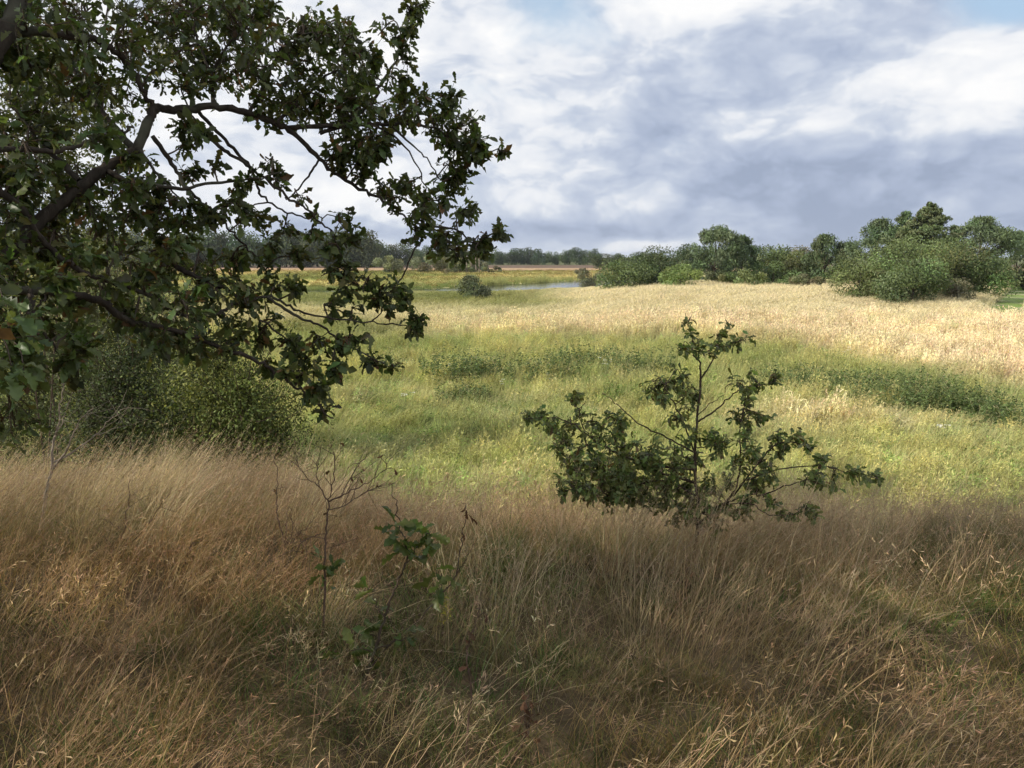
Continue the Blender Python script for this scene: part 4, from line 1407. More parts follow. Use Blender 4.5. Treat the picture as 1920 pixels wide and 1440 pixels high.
    left = [(100, 245, 45), (55, 295, 45), (180, 320, 35), (120, 345, 40), (45, 365, 45), (15, 420, 45), (100, 425, 45), (180, 410, 42), (240, 405, 38), (295, 400, 32), (290, 440, 32), (345, 420, 20), (30, 330, 40), (150, 385, 38), (215, 370, 30), (255, 345, 20), (235, 300, 22), (20, 260, 40), (180, 255, 30), (330, 455, 26)]
    low = [(60, 495, 42), (150, 480, 42), (230, 470, 38), (330, 480, 32), (400, 500, 30), (370, 530, 34), (280, 530, 36), (200, 545, 34), (450, 535, 30), (330, 585, 38), (420, 595, 34), (270, 610, 32), (470, 565, 30), (510, 600, 24), (370, 640, 28), (450, 635, 26), (430, 490, 24), (130, 575, 24), (150, 640, 24), (130, 675, 18), (60, 685, 24), (25, 655, 22), (405, 545, 30), (300, 500, 30), (100, 530, 24), (490, 500, 26), (420, 650, 22), (320, 640, 24), (20, 520, 40), (230, 590, 26), (540, 530, 22),
           (560, 480, 14), (620, 515, 24), (650, 545, 28), (690, 535, 24), (735, 540, 24), (760, 565, 20), (780, 595, 16), (660, 575, 24), (620, 575, 24), (600, 640, 22), (635, 650, 22), (580, 685, 18), (620, 695, 18), (695, 670, 16), (735, 688, 8, 0, .6), (555, 660, 20), (580, 738, 15), (608, 770, 12), (540, 640, 16), (500, 685, 15), (780, 615, 12), (650, 505, 18), (730, 570, 20), (710, 560, 20), (600, 725, 12), (665, 640, 14), (560, 700, 14), (535, 700, 12)]
    for b in top + right + mid + left + low: blobs.append(b)
    for b in top[:30] + left + low[:31]:                     # foliage behind the first screen
        x, y, r = b[:3]
        if x < 420: blobs.append((x + rng.normal(0, 24), y + rng.normal(0, 24), r * 1.1, 0.35 + 0.8 * rng.random()))
    for b in top:
        x, y, r = b[:3]
        blobs.append((x + rng.normal(0, 18), y + rng.normal(0, 18), r, 0.15 + 0.3 * rng.random()))
        blobs.append((x + rng.normal(0, 26), min(y + rng.normal(0, 26), 215), r, 0.4 + 0.4 * rng.random()))
    for b in top[:30] + left[::3] + low[:31:3]:
        x, y, r = b[:3]
        blobs.append((x + rng.normal(0, 16), y + rng.normal(0, 16), r, 0.2 * rng.normal()))
    for b in right[:12] + right[22:28] + right[30:40]:
        x, y, r = b[:3]
        blobs.append((x + rng.normal(0, 10), y + rng.normal(0, 10), r, 0.2 * rng.random()))
    A2 = np.concatenate([q[0] for q in sk])                # sprays on the boughs left of the view
    outl = A2[A2[:, 0] < -15]
    for k in range(90):
        c = outl[int(rng.integers(len(outl)))]
        blobs.append((c[0] + rng.normal(0, 55), c[1] + rng.normal(0, 65), 50, 0.3 * rng.normal()))
    store = LeafStore((0.115, 0.16, 0.052), 0.035)
    tw = Geo()
    grow_leafy(root, sk, blobs, store, tw, 0.055, per=3, tips=(6, 10), rpx=1.2)
    tw.obj('twigs', M_twig, root, smooth=True)
    # trunk and the rest of the crown, left of the view
    g = Geo()
    tp = np.array([[bx, by, bz], [bx + 0.05, by, bz + 1.0], [bx - 0.05, by + 0.1, bz + 2.2], [bx + 0.1, by + 0.05, bz + 4.0], [bx, by + 0.2, bz + 6.5]])
    P = smooth_path(tp, 5)
    tube(g, P, np.interp(np.linspace(0, 1, len(P)), [0, 0.1, 0.5, 1], [0.30, 0.21, 0.16, 0.05]), 10, knob=0.12)
    g.obj('trunk', M_bark, root, smooth=True)
    lg = Geo()
    for s in (sk[0], sk[1], sk[2], sk[3], sk[17], sk[18], sk[21]):
        a = s[1][0]
        z = np.clip(a[2] - 0.3, bz + 0.7, bz + 5)
        st = np.array([np.interp(z, P[:, 2], P[:, 0]), np.interp(z, P[:, 2], P[:, 1]), z])
        pp = smooth_path([st, (st + a) / 2 + np.array([0, 0, 0.08]), a, s[1][1]], 4)[:-4]
        tube(lg, pp, np.linspace(s[2][0] * 1.5, s[2][0], len(pp)), 7)
    cen = []
    for k in range(70):
        a = rng.random() * 6.283; q = 3.6 * math.sqrt(rng.random())
        c = np.array([bx - 0.3 + q * math.cos(a), by - 0.4 + q * math.sin(a), bz + 2.2 + 4.8 * rng.random()])
        rel = c - EYE
        dep = rel[1] * math.cos(PITCH) - rel[2] * math.sin(PITCH)
        if dep > 0.2 and abs(rel[0] / dep) < 0.86 and (rel[1] * math.sin(PITCH) + rel[2] * math.cos(PITCH)) / dep < 0.72: continue
        if np.hypot(c[0], c[1]) < 1.6: continue
        cen.append(c)
    for c in cen:
        z = np.clip(c[2] - 1.2, bz + 1.2, bz + 6)
        st = np.array([np.interp(z, P[:, 2], P[:, 0]), np.interp(z, P[:, 2], P[:, 1]), z])
        pp = smooth_path([st, (st + c) / 2 + 0.15 * rng.normal(size=3), c], 4)
        tube(lg, pp, np.linspace(0.05, 0.012, len(pp)), 5)
    lg.obj('limbs', M_bark, root, smooth=True)
    cen = np.array(cen)
    nl = 9500
    ii = rng.integers(0, len(cen), nl)
    dd = unit_sphere(nl)
    Pq = cen[ii] + dd * (0.75 * rng.random(nl) ** 0.45)[:, None]
    rel = Pq - EYE
    dep = rel[:, 1] * math.cos(PITCH) - rel[:, 2] * math.sin(PITCH)
    hid = ~((dep > 0.05) & (np.abs(rel[:, 0]) < 0.80 * dep + 0.12) & (np.abs(rel[:, 1] * math.sin(PITCH) + rel[:, 2] * math.cos(PITCH)) < 0.62 * dep + 0.12))
    Pq = Pq[hid]; dd = dd[hid]; nl = len(Pq)
    g = Geo()
    leaf_quads(g, Pq, dd + 0.8 * rng.normal(size=(nl, 3)), 0.11 * (0.7 + 0.6 * rng.random(nl)), jit((0.075, 0.115, 0.042), nl), 0.6)
    o = g.obj('crown', M_oakleaf, root); o['kind'] = 'stuff'
    store.emit(root, 300, branches=bobs)


big_oak()


# ------------------------------------------------------------------ ray to terrain
def on_ground(xi, yi, d0=1.2, d1=60):
    ds = np.linspace(d0, d1, 6000)
    W = pix(np.full_like(ds, xi), np.full_like(ds, yi), ds)
    k = np.argmax(W[:, 2] <= height(W[:, 0], W[:, 1]))
    return ds[k], W[k]


def stem_down(root, W0, r):
    g = Geo(); e = np.array(root.location)
    tube(g, smooth_path([e, (e + W0) / 2 + 0.01, W0], 3), np.linspace(r * 1.25, r, 7), 7)
    return g


def middle_oak():
    d = 4.75
    b = pix(1304, 1030, d); b[2] = float(height(b[0], b[1])) - 0.05
    root = thing('young_oak', 'young leafy oak standing alone on the crest of the slope', 'young tree', tuple(b))
    z = lambda x, y, o=0: (x, y, d + o)
    Br = [
        ([z(1304, 1030), z(1309, 960), z(1303, 877), z(1308, 782), z(1314, 695), z(1302, 665, .02), z(1298, 640, .02), z(1292, 611, .03), z(1284, 590, .03)], 0.011, 0.002),
        ([z(1312, 715), z(1332, 683, -.05), z(1349, 652, -.07), z(1356, 625, -.08), z(1371, 604, -.08)], 0.005, 0.0015),
        ([z(1345, 657, -.06), z(1375, 645, -.08), z(1405, 636, -.1)], 0.003, 0.0015),
        ([z(1310, 790), z(1340, 770, -.1), z(1371, 742, -.15), z(1400, 728, -.2), z(1448, 718, -.25)], 0.006, 0.002),
        ([z(1309, 778), z(1335, 755, .05), z(1362, 735, .1)], 0.003, 0.0015),
        ([z(1306, 850), z(1252, 821, .1), z(1197, 793, .15), z(1157, 758, .2), z(1132, 738, .22)], 0.006, 0.002),
        ([z(1306, 880), z(1217, 872, -.15), z(1160, 850, -.25), z(1118, 829, -.3), z(1078, 797, -.35), z(1039, 782, -.35), z(982, 786, -.4)], 0.008, 0.002),
        ([z(1306, 905), z(1200, 880, .2), z(1098, 868, .3), z(1038, 838, .35)], 0.007, 0.002),
        ([z(1305, 930), z(1240, 900, -.1), z(1146, 924, -.15), z(1080, 917, -.2)], 0.005, 0.002),
        ([z(1305, 985), z(1350, 950, .1), z(1375, 925, .15), z(1388, 880, .15), z(1387, 820, .18), z(1391, 782, .2), z(1399, 735, .2), z(1408, 715, .2)], 0.008, 0.002),
        ([z(1375, 930, .1), z(1415, 877, -.05), z(1450, 837, -.1), z(1480, 828, -.15), z(1505, 834, -.2)], 0.006, 0.002),
        ([z(1310, 965), z(1395, 930, -.15), z(1434, 926, -.2), z(1506, 900, -.25), z(1535, 905, -.3)], 0.006, 0.0018),
        ([z(1400, 900, -.05), z(1462, 880, -.2), z(1533, 873, -.25), z(1585, 884, -.3), z(1622, 889, -.35)], 0.005, 0.0015),
        ([z(1360, 945, -.1), z(1410, 945, -.3), z(1430, 960, -.35), z(1474, 966, -.4), z(1512, 957, -.4)], 0.004, 0.0015),
        ([z(1306, 860), z(1285, 800, -.1), z(1265, 760, -.15), z(1245, 720, -.2), z(1228, 700, -.2)], 0.006, 0.002),
        ([z(1307, 840), z(1330, 835, -.15), z(1350, 830, -.2), z(1400, 826, -.2)], 0.004, 0.0015),
        ([z(1100, 835, -.3), z(1090, 790, -.25), z(1078, 745, -.2)], 0.004, 0.0015),
        ([z(1160, 850, -.25), z(1150, 810, -.3), z(1140, 785, -.3)], 0.004, 0.0015),
        ([z(1306, 910), z(1280, 890, .2), z(1262, 850, .25), z(1280, 800, .25)], 0.005, 0.002),
    ]
    sk = skeleton_pts(Br)
    bobs = []
    for i, (P2, W, r) in enumerate(sk):
        g = Geo(); tube(g, W, r, 7, knob=0.2)
        if i == 0: stem_down(root, W[0], r[0]).obj('stem_foot', M_twig, root, smooth=True)
        bobs.append((g.obj('stem' if i == 0 else 'branch', M_twig, root, smooth=True), W))
    blobs = [(1288, 605, 8, 0, .7), (1294, 625, 9, 0, .8), (1300, 645, 11), (1310, 655, 10), (1290, 662, 9), (1280, 655, 8, 0, .7), (1366, 610, 9, 0, .8), (1352, 635, 13), (1345, 650, 12), (1380, 642, 11), (1400, 634, 7, 0, .8), (1328, 663, 10), (1336, 648, 9),
             (1215, 735, 14), (1232, 712, 14), (1262, 715, 18), (1275, 700, 12), (1285, 730, 14), (1290, 765, 14), (1268, 790, 18), (1300, 745, 10), (1240, 750, 12), (1372, 718, 16), (1395, 725, 14), (1420, 720, 12), (1446, 717, 9, 0, .8), (1390, 755, 16), (1398, 785, 14), (1425, 780, 9), (1392, 815, 15), (1396, 845, 15), (1418, 850, 11), (1380, 780, 12),
             (1456, 820, 13), (1485, 825, 14), (1508, 835, 11), (1470, 835, 11), (1430, 880, 18), (1395, 903, 18), (1348, 850, 13), (1362, 905, 14), (1375, 870, 12), (1412, 900, 14), (1540, 862, 12), (1565, 885, 11), (1598, 884, 9), (1620, 889, 6, 0, .7), (1530, 905, 15), (1522, 890, 12), (1503, 950, 17), (1480, 965, 10), (1520, 960, 12), (1440, 935, 8, 0, .7),
             (992, 785, 16), (1012, 778, 15), (1035, 795, 14), (1075, 745, 13), (1083, 770, 13), (1060, 825, 16), (1040, 842, 13), (1115, 795, 16), (1140, 785, 15), (1165, 795, 14), (1100, 835, 18), (1138, 845, 20), (1175, 858, 20), (1215, 862, 20), (1255, 868, 20), (1110, 885, 14), (1150, 888, 17), (1198, 898, 18), (1080, 917, 11), (1250, 898, 17), (1290, 900, 16), (1300, 938, 18), (1322, 952, 12), (1332, 822, 10), (1345, 830, 9),
             (1125, 815, 16), (1155, 820, 16), (1190, 830, 16), (1225, 835, 14), (1080, 850, 15), (1120, 860, 16), (1240, 880, 18), (1170, 880, 16), (1280, 870, 15), (1230, 905, 14), (1180, 915, 12), (1130, 905, 13), (1090, 890, 12), (1265, 840, 13), (1290, 830, 12), (1320, 900, 14), (1340, 925, 12), (1300, 870, 12), (1270, 920, 13), (1060, 800, 12)]
    store = LeafStore((0.20, 0.25, 0.085), 0.04)
    tw = Geo()
    blobs = blobs + [(1330, 965, 16), (1285, 962, 16), (1250, 945, 16), (1215, 935, 15), (1180, 940, 14), (1140, 932, 14), (1105, 925, 14), (1360, 950, 15), (1395, 940, 14), (1420, 915, 13), (1300, 985, 14), (1345, 985, 12), (1265, 975, 12), (1200, 915, 16), (1160, 905, 16), (1120, 870, 16), (1065, 880, 13), (1440, 900, 13), (1380, 960, 12)]
    blobs = blobs + [(1035 + 235 * rng.random(), 0, 15) for k in range(34)]
    blobs = [(b[0], 838 + (b[0] - 1035) * 0.10 + 78 * rng.random(), b[2], 0.15 * rng.normal()) if b[1] == 0 else b for b in blobs]
    blobs = blobs + [(b[0] + rng.normal(0, 9), b[1] + rng.normal(0, 9), b[2], 0.1) for b in blobs if b[1] > 700]
    grow_leafy(root, sk, blobs, store, tw, 0.047, per=3, tips=(3, 7), djit=0.12, twr=0.0018, rpx=1.25)
    tw.obj('twigs', M_twig, root, smooth=True)
    store.emit(root, 300, branches=bobs)


middle_oak()


def small_oak():
    d, b = on_ground(680, 1275)
    root = thing('oak_sapling', 'small oak sapling with a tuft of green leaves in the near grass', 'sapling', tuple(b))
    z = lambda x, y, o=0: (x, y, d + o)
    Br = [
        ([z(678, 1285), z(690, 1255), z(704, 1216), z(720, 1165, .03), z(730, 1130, .04), z(749, 1085, .06), z(762, 1052, .07), z(760, 1020, .08), z(750, 985, .09), z(741, 945, .1), z(735, 909, .1)], 0.008, 0.0016),
        ([z(704, 1216), z(722, 1210, -.03), z(740, 1204, -.05), z(762, 1196, -.06)], 0.004, 0.0015),
        ([z(758, 1060, .07), z(770, 1045, .05), z(785, 1020, .04), z(800, 1000, .03)], 0.003, 0.0015),
        ([z(722, 1160, .03), z(705, 1135, .0), z(695, 1105, -.02)], 0.003, 0.0012),
        ([z(700, 1225), z(675, 1215, -.06), z(648, 1225, -.1)], 0.003, 0.0012),
        ([z(690, 1255), z(740, 1200, .15), z(788, 1159, .2), z(829, 1114, .22), z(850, 1090, .22)], 0.005, 0.003),
        ([z(829, 1114, .22), z(826, 1095, .2), z(818, 1078, .2)], 0.002, 0.001),
    ]
    sk = skeleton_pts(Br)
    bobs = []
    for i, (P2, W, r) in enumerate(sk):
        g = Geo(); tube(g, W, r, 7, knob=0.2)
        bobs.append((g.obj('stem' if i == 0 else 'branch', M_twig, root, smooth=True), W))
    dead = skeleton_pts([([z(848, 1092, .22), z(857, 1070, .22), z(862, 1035, .24), z(868, 998, .25), z(873, 965, .26), z(866, 942, .26)], 0.0035, 0.0015),
                         ([z(856, 1075, .22), z(868, 1058, .22), z(880, 1038, .23), z(893, 1008, .24)], 0.0025, 0.0012)])
    for P2, W, r in dead:
        g = Geo(); tube(g, W, r, 6, knob=0.3)
        g.obj('dead_twig', M_twig, root, smooth=True)
    g = Geo()
    for (x, y) in [(876, 955), (878, 965), (882, 972), (863, 998), (872, 948)]:
        V, F = LEAVES[3]
        c = pix(x, y, d + 0.26)
        dd = norm(np.array([rng.normal(), rng.normal(), -1.0])); X, Y, Z = leaf_frames(None, dd, norm(rng.normal(size=3)))
        g.add(c + 0.045 * (V[:, 0:1] * X + V[:, 1:2] * Y + V[:, 2:3] * Z), F, None, (0.12, 0.06, 0.03))
    g.obj('withered_leaves', M_brown, root, smooth=True)
    store = LeafStore((0.118, 0.155, 0.042), 0.02)
    def ros(x, y, k, L, o=0.05):
        c = pix(x, y, d + o)
        i = np.argmin(np.concatenate([np.hypot(s[0][:, 0] - x, s[0][:, 1] - y) for s in sk]))
        a = np.concatenate([s[1] for s in sk])[i]
        store.rosette(c, (c - a) + np.array([0, -0.02, 0.02]), k, L, droop=0.15, spread=1.0)
        tube(twg, np.array([a, (a + c) / 2 + 0.004, c]), [0.0018, 0.0015, 0.001], 4)
    twg = Geo()
    for (x, y, k) in [(738, 985, 5), (735, 1006, 4), (757, 1012, 5), (788, 996, 6), (808, 1004, 5), (790, 1022, 5), (755, 1026, 4), (775, 1038, 5), (812, 1022, 3), (815, 1068, 4), (823, 1098, 4), (848, 1090, 3), (710, 1138, 4), (716, 1165, 4), (692, 1190, 4), (702, 1215, 5), (760, 1200, 4), (752, 1190, 3), (662, 1215, 4), (642, 1230, 4), (692, 1102, 4), (680, 1235, 4)]:
        ros(x, y, k, 0.088)
    twg.obj('twigs', M_twig, root, smooth=True)
    store.emit(root, 300, branches=bobs)


small_oak()


# ------------------------------------------------------------------ bare and dry plants in the near grass
def twiggy(name, label, cat, base, stems, mat, d_off=0.0, fine=12, leaves=None, leafcol=(0.13, 0.07, 0.035), leaflen=0.03, fl=0.10):
    """base: pixel where the stem leaves the ground; stems: list of (pixel path with depth offset, r0, r1)"""
    d, b = on_ground(*base)
    d += d_off
    root = thing(name, label, cat, tuple(b))
    sk = skeleton_pts([([(x, y, d + (q[0] if q else 0)) for x, y, *q in path], r0 * 1.12, r1 * 1.4) for path, r0, r1 in stems], 5)
    for P2, W, r in sk:
        g = Geo(); tube(g, W, r, 6, knob=0.25)
        g.obj('stem', mat, root, smooth=True)
    tw = Geo()
    pts = np.concatenate([s[1][len(s[1]) // 3:] for s in sk])
    tan = np.concatenate([np.gradient(s[1], axis=0)[len(s[1]) // 3:] for s in sk])
    tips = []
    for k in range(fine):
        i = int(rng.integers(len(pts)))
        dr = norm(norm(tan[i]) * 0.8 + 0.7 * rng.normal(size=3))
        l = fl * (0.4 + rng.random())
        p = np.array([pts[i], pts[i] + dr * l * 0.5 + 0.01 * rng.normal(size=3), pts[i] + dr * l])
        tube(tw, p, [0.0017, 0.0013, 0.0009], 4)
        tips.append(p[-1])
    if fine: tw.obj('twigs', mat, root)
    if leaves:
        g = Geo()
        for k in range(leaves):
            c = tips[k % len(tips)]
            V, F = LEAVES[k % 5]
            dd = norm(np.array([rng.normal(), rng.normal(), -0.8])); X, Y, Z = leaf_frames(None, dd, norm(rng.normal(size=3)))
            g.add(c + leaflen * (0.7 + 0.6 * rng.random()) * (V[:, 0:1] * X + V[:, 1:2] * Y + V[:, 2:3] * Z), F, None, jit(leafcol, 1)[0])
        g.obj('withered_leaves', M_brown, root, smooth=True)
    return root, sk, d


def dry_plants():
    twiggy('bare_shrub', 'bare shrub with pale upright twigs at the left of the crest', 'shrub', (74, 1012),
           [([(74, 1020), (86, 927), (97, 882), (100, 829), (108, 802), (113, 760), (122, 705)], 0.012, 0.002),
            ([(104, 815), (118, 790, .05), (128, 760, .06), (150, 690, .08)], 0.004, 0.0015),
            ([(97, 882), (122, 849, -.05), (134, 822, -.06), (150, 788, -.08), (178, 763, -.1)], 0.008, 0.0015),
            ([(100, 868), (139, 846, .08), (178, 816, .12), (206, 790, .15), (236, 765, .18)], 0.006, 0.0015),
            ([(178, 816, .12), (205, 808, .16), (228, 790, .2)], 0.003, 0.001)], M_paletwig, 0, 30, fl=0.2)
    twiggy('bare_shrub', 'small leafless dark twig forked like a V in the left grass', 'shrub', (196, 1062),
           [([(194, 1066), (203, 1045), (213, 1028), (233, 996), (239, 950), (240, 904)], 0.005, 0.0012),
            ([(213, 1028), (250, 1013, .04), (294, 960, .06), (321, 914, .08)], 0.004, 0.0012),
            ([(209, 1030), (203, 1015, -.03), (194, 1004, -.04)], 0.002, 0.001), ([(233, 996), (215, 985, .02), (188, 972, .05)], 0.002, 0.001)], M_redtwig, 0, 16)
    twiggy('bare_shrub', 'leafless dark shrub with a tall straight left stem', 'shrub', (524, 1062),
           [([(524, 1066), (529, 1045), (535, 1026), (524, 985), (520, 950), (519, 909), (516, 855)], 0.005, 0.0014),
            ([(534, 1030), (537, 995, -.02), (540, 965, -.03)], 0.003, 0.001), ([(535, 1028), (548, 1000, .03), (546, 962, .04)], 0.003, 0.001),
            ([(535, 1026), (556, 1008, .05), (575, 990, .08), (590, 970, .1)], 0.003, 0.001)], M_redtwig, 0, 22, leaves=6)
    r, sk, d = twiggy('oak_sapling', 'thin sapling with green leaves low down and a bare spreading dead top', 'sapling', (606, 1205),
                      [([(606, 1215), (608, 1130), (609, 1044), (612, 990), (615, 948), (622, 900), (628, 845)], 0.0055, 0.0015),
                       ([(617, 944), (600, 915, .05), (572, 892, .08), (548, 858, .12)], 0.003, 0.001),
                       ([(617, 941), (640, 930, -.05), (660, 919, -.08), (698, 900, -.12), (730, 866, -.15)], 0.0035, 0.001),
                       ([(640, 930, -.05), (655, 900, .02), (672, 870, .06), (690, 850, .1)], 0.0025, 0.001),
                       ([(614, 955), (640, 950, .1), (680, 925, .15), (705, 915, .2)], 0.0025, 0.001),
                       ([(610, 1000), (575, 1010, .05), (545, 1030, .1)], 0.002, 0.001),
                       ([(600, 915, .05), (592, 885, .0), (600, 860, .0)], 0.002, 0.0009)], M_redtwig, 0, 60, leaves=14, fl=0.14)
    store = LeafStore((0.118, 0.155, 0.045), 0.02)
    for (x, y, k) in [(596, 1040, 4), (604, 1055, 5), (622, 1058, 5), (612, 1072, 4), (600, 1072, 3), (626, 1075, 3), (625, 1100, 2)]:
        c = pix(x, y, d - 0.02)
        store.rosette(c, np.array([0.3 * rng.normal(), -0.2, 0.4]), k, 0.065, spread=1.0)
    store.emit(r, 300)
    for base, path, lab, nleaf in [((873, 1455), [(873, 1462), (877, 1380), (883, 1307), (878, 1250), (877, 1213), (890, 1170), (900, 1138)], 'tall thin dry brown stalk at the bottom of the view', 6),
                                   ((958, 1445), [(956, 1452), (970, 1410), (987, 1378), (988, 1340), (990, 1297)], 'dead dock plant with reddish brown withered leaves', 26),
                                   ((335, 1090), [(334, 1098), (341, 1070), (352, 1038), (360, 1015)], 'short dark dead stalk in the left grass', 3)]:
        twiggy('dry_stalk', lab, 'dry plant', base, [(path, 0.004, 0.0013)], M_redtwig, 0, 12, leaves=nleaf, leafcol=(0.15, 0.085, 0.05), fl=0.05, leaflen=0.032)
    # yellow flowering sprig beside the sapling
    d, b = on_ground(832, 1200)
    root = thing('yellow_flower', 'yellow flowering sprig below the dead branch of the small oak sapling', 'flower', tuple(b))
    g = Geo(); W = pix(np.array([832, 834, 838, 836]), np.array([1205, 1175, 1145, 1122]), np.full(4, d)); tube(g, smooth_path(W, 4), np.linspace(0.002, 0.0012, 13), 5, (0.25, 0.25, 0.08)); g.obj('stem', M_brown, root)
    g = Geo(); n = 90
    t = rng.random(n); P = pix(836 + rng.normal(0, 5, n), 1118 + 50 * t, d + rng.normal(0, 0.015, n))
    slips(g, P, rng.normal(size=(n, 3)) + np.array([0, 0, 0.6]), 0.016, 0.008, jit((0.42, 0.38, 0.06), n)); g.obj('blossom', M_brown, root)


dry_plants()


# ------------------------------------------------------------------ shrubs below the crest, left
def slope_shrub(name, label, xi, wy, top, wpx, C, nl, lobes, leaf, low=0.0, stems=10):
    d = depth_at(wy, 600); x = (xi - 960) / FPX * d
    z0 = float(height(x, wy)) - 0.05
    v = (720 - top) / FPX
    ztop = EYE[2] + wy * math.tan(math.atan(v) - PITCH)
    h = ztop - z0; w = wpx / FPX * d
    root = thing(name, label, 'shrub' if h < 4 else 'tree', (x, wy, z0))
    g, cen = broad_crown(h, w, nl, lobes, leaf, C, low, cv=0.5, ragged=0.8, asp=0.5)
    s = Geo()
    for k in range(150):                              # shoots standing out of the crown
        c = cen[int(rng.integers(len(cen)))]
        o = norm((c - np.array([0, 0, h * 0.35])) * np.array([1, 1, 0.7]) + 0.25 * h * rng.normal(size=3))
        L = (0.10 + 0.30 * rng.random() ** 1.5) * min(h, 3.5)
        e = c + o * L * 1.4 + np.array([0, 0, 0.25 * L])
        p = smooth_path([c, (c + e) / 2 + 0.04 * rng.normal(size=3), e], 4)
        tube(s, p, np.linspace(0.006, 0.002, len(p)), 4)
        m = 40
        i = rng.integers(2, len(p), m)
        P = p[i] + 0.05 * rng.normal(size=(m, 3))
        leaf_quads(g, P, rng.normal(size=(m, 3)) + np.array([0, 0, 0.6]), leaf * (0.8 + 0.5 * rng.random(m)), jit(np.array(C) * (0.8 + 0.9 * rng.random()), m, 0.2), 0.5)
    g.obj('crown', M_leaf, root, world=False)
    for k in range(stems):
        c = cen[k % len(cen)]
        a = np.array([0.12 * rng.normal(), 0.12 * rng.normal(), -0.05])
        p = smooth_path([a, (a + c) / 2 + 0.1 * rng.normal(size=3), c, c * 1.12 + 0.1 * rng.normal(size=3)], 4)
        tube(s, p, np.linspace(0.018, 0.002, len(p)), 5)
    s.obj('stems', M_twig, root, smooth=True, world=False)
    return root


def left_shrubs():  # hawthorn leaf colours are darkened to stand in for the oak's shade
    slope_shrub('hawthorn_bush', 'olive green bush with small leaves below the crest under the oak', 415, 8.7, 625, 270, (0.125, 0.148, 0.042), 34000, 44, 0.038)
    slope_shrub('hawthorn_bush', 'dark bush left of the olive green bush behind the crest', 255, 9.6, 625, 260, (0.072, 0.09, 0.036), 30000, 44, 0.040)
    slope_shrub('sallow_bush', 'greyish green tall sallow behind the lowest oak boughs', 200, 21.0, 440, 330, (0.14, 0.15, 0.07), 34000, 60, 0.095)
    slope_shrub('birch_tree', 'pale yellowish tree seen through the oak branches at the upper left', 60, 13.0, 10, 400, (0.15, 0.16, 0.07), 15000, 60, 0.075, 0.42, 3)
    slope_shrub('sallow_bush', 'low bush at the left edge beyond the bare shrub', 20, 17.0, 640, 150, (0.12, 0.14, 0.055), 9000, 36, 0.07)


left_shrubs()


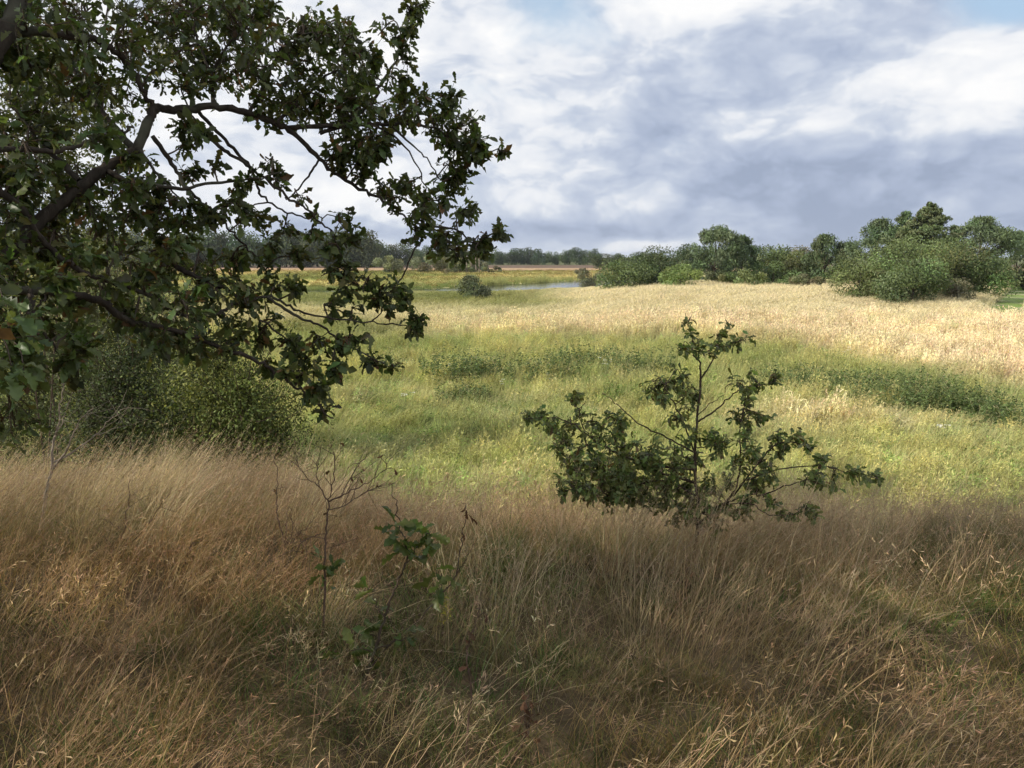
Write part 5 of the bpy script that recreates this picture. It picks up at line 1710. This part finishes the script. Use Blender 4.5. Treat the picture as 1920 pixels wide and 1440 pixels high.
# ------------------------------------------------------------------ herb clumps and flowers in the valley
def herbs():
    G = 'herb clumps in the valley'
    rows = [(725, 712, 0.9, 0.8, 'small dark nettle clump just right of the oak leaves'), (850, 722, 1.7, 1.1, 'bushy nettle clump with drooping pale grass, left of middle'),
            (900, 720, 1.1, 0.95, 'dark shadowed nettle clump right of the bushy one'), (1015, 722, 1.9, 1.0, 'wide nettle clump behind the left arm of the young oak'),
            (1100, 700, 1.8, 1.0, 'taller green herb clump behind the top left of the young oak'), (1200, 712, 1.8, 1.0, 'herb clump half hidden by the young oak'),
            (1490, 742, 1.7, 0.9, 'herb clump to the right of the young oak top'), (1570, 758, 2.2, 0.95, 'left clump of the long dark herb bank'), (1650, 768, 2.4, 1.0, 'middle clump of the long dark herb bank'),
            (1735, 774, 1.8, 1.0, 'largest clump of the long dark herb bank'), (1810, 782, 1.4, 0.85, 'right end clump of the long dark herb bank'), (870, 760, 1.2, 0.6, 'low green herb clump in the sunlit grass'),
            (1880, 800, 1.8, 0.7, 'green herb clump close to the right edge')]
    for xi, yi, rad, h, lab in rows:
        d, b = on_ground(xi, yi, 9, 90)
        root = thing('nettle_clump', lab, 'herb clump', tuple(b), rng.random() * 6, G)
        h *= 1.35
        g = clump_herb(int(80 * rad), rad, h, (0.135, 0.18, 0.066), 0.14, 24, (0.16, 0.2, 0.08), 0.45, 0.012)
        g.obj('leaves', M_leaf, root, world=False)
        g = clump_culms(24, rad, h * 1.15, 0.4, 0.010, (0.32, 0.31, 0.14), 6, k=4, pl=0.1, pw=0.02, pc=(0.4, 0.35, 0.2))
        g.obj('flower_stalks', M_brown, root, world=False)
    geos = [clump_umbel(4, 0.3, 0.8), clump_umbel(3, 0.25, 0.7)]
    for g in geos: pass
    spots = [(765, 790, 'white flower heads in the shadow below the oak tip'), (842, 718, 'white flower heads beside the bushy nettle clump'), (1128, 716, 'white flower heads behind the left arm of the young oak'), (1143, 712, 'white flower heads next to the young oak stem top left'),
             (1765, 862, 'white flowers low down at the right'), (1030, 738, 'small white flowers in front of the wide nettle clump'), (1585, 690, 'pale flower heads in the far green band right of the young oak'), (935, 752, 'single white flower cluster in the sunlit valley')]
    me = [g.mesh('flower_heads', M_brown) for g in geos]
    for i, (xi, yi, lab) in enumerate(spots):
        d, b = on_ground(xi, yi, 9, 90)
        o = bpy.data.objects.new('flower_patch', me[i % 2]); COL.objects.link(o)
        o.location = tuple(b); o.rotation_euler = (0, 0, i * 1.3)
        o.scale = (1.2,) * 3
        tag(o, lab, 'flowers', 'white flowers in the valley')
    for xi, yi, lab in [(1675, 600, 'left dry dock stalk standing in the straw meadow'), (1688, 602, 'right dry dock stalk standing in the straw meadow')]:
        d, b = on_ground(xi, yi + 8, 40, 110)
        root = thing('dock_stalk', lab, 'dry plant', tuple(b))
        g = clump_herb(4, 0.25, 1.5, (0.22, 0.15, 0.08), 0.14, 26, (0.2, 0.14, 0.08), 0.6, 0.03)
        g.obj('stalks', M_brown, root, world=False)


herbs()


# ------------------------------------------------------------------ the air
def haze():
    m, t, out = new_mat('pale_air')
    v = t.new('ShaderNodeVolumePrincipled')
    v.inputs['Color'].default_value = (0.86, 0.92, 1.0, 1)
    v.inputs['Density'].default_value = 0.00009
    v.inputs['Anisotropy'].default_value = 0.2
    t.L.new(v.outputs[0], out.inputs['Volume'])
    x0, x1, y0, y1, z0, z1 = -2700, 2700, -60, 2800, -9.0, 40.0
    V = [(x, y, z) for z in (z0, z1) for y in (y0, y1) for x in (x0, x1)]
    F = [(0, 2, 3, 1), (4, 5, 7, 6), (0, 1, 5, 4), (2, 6, 7, 3), (0, 4, 6, 2), (1, 3, 7, 5)]
    o = Geo().add(np.array(V, float), np.array(F)).obj('haze', m)
    tag(o, 'thin pale air over the whole landscape', 'haze', kind='stuff')


haze()
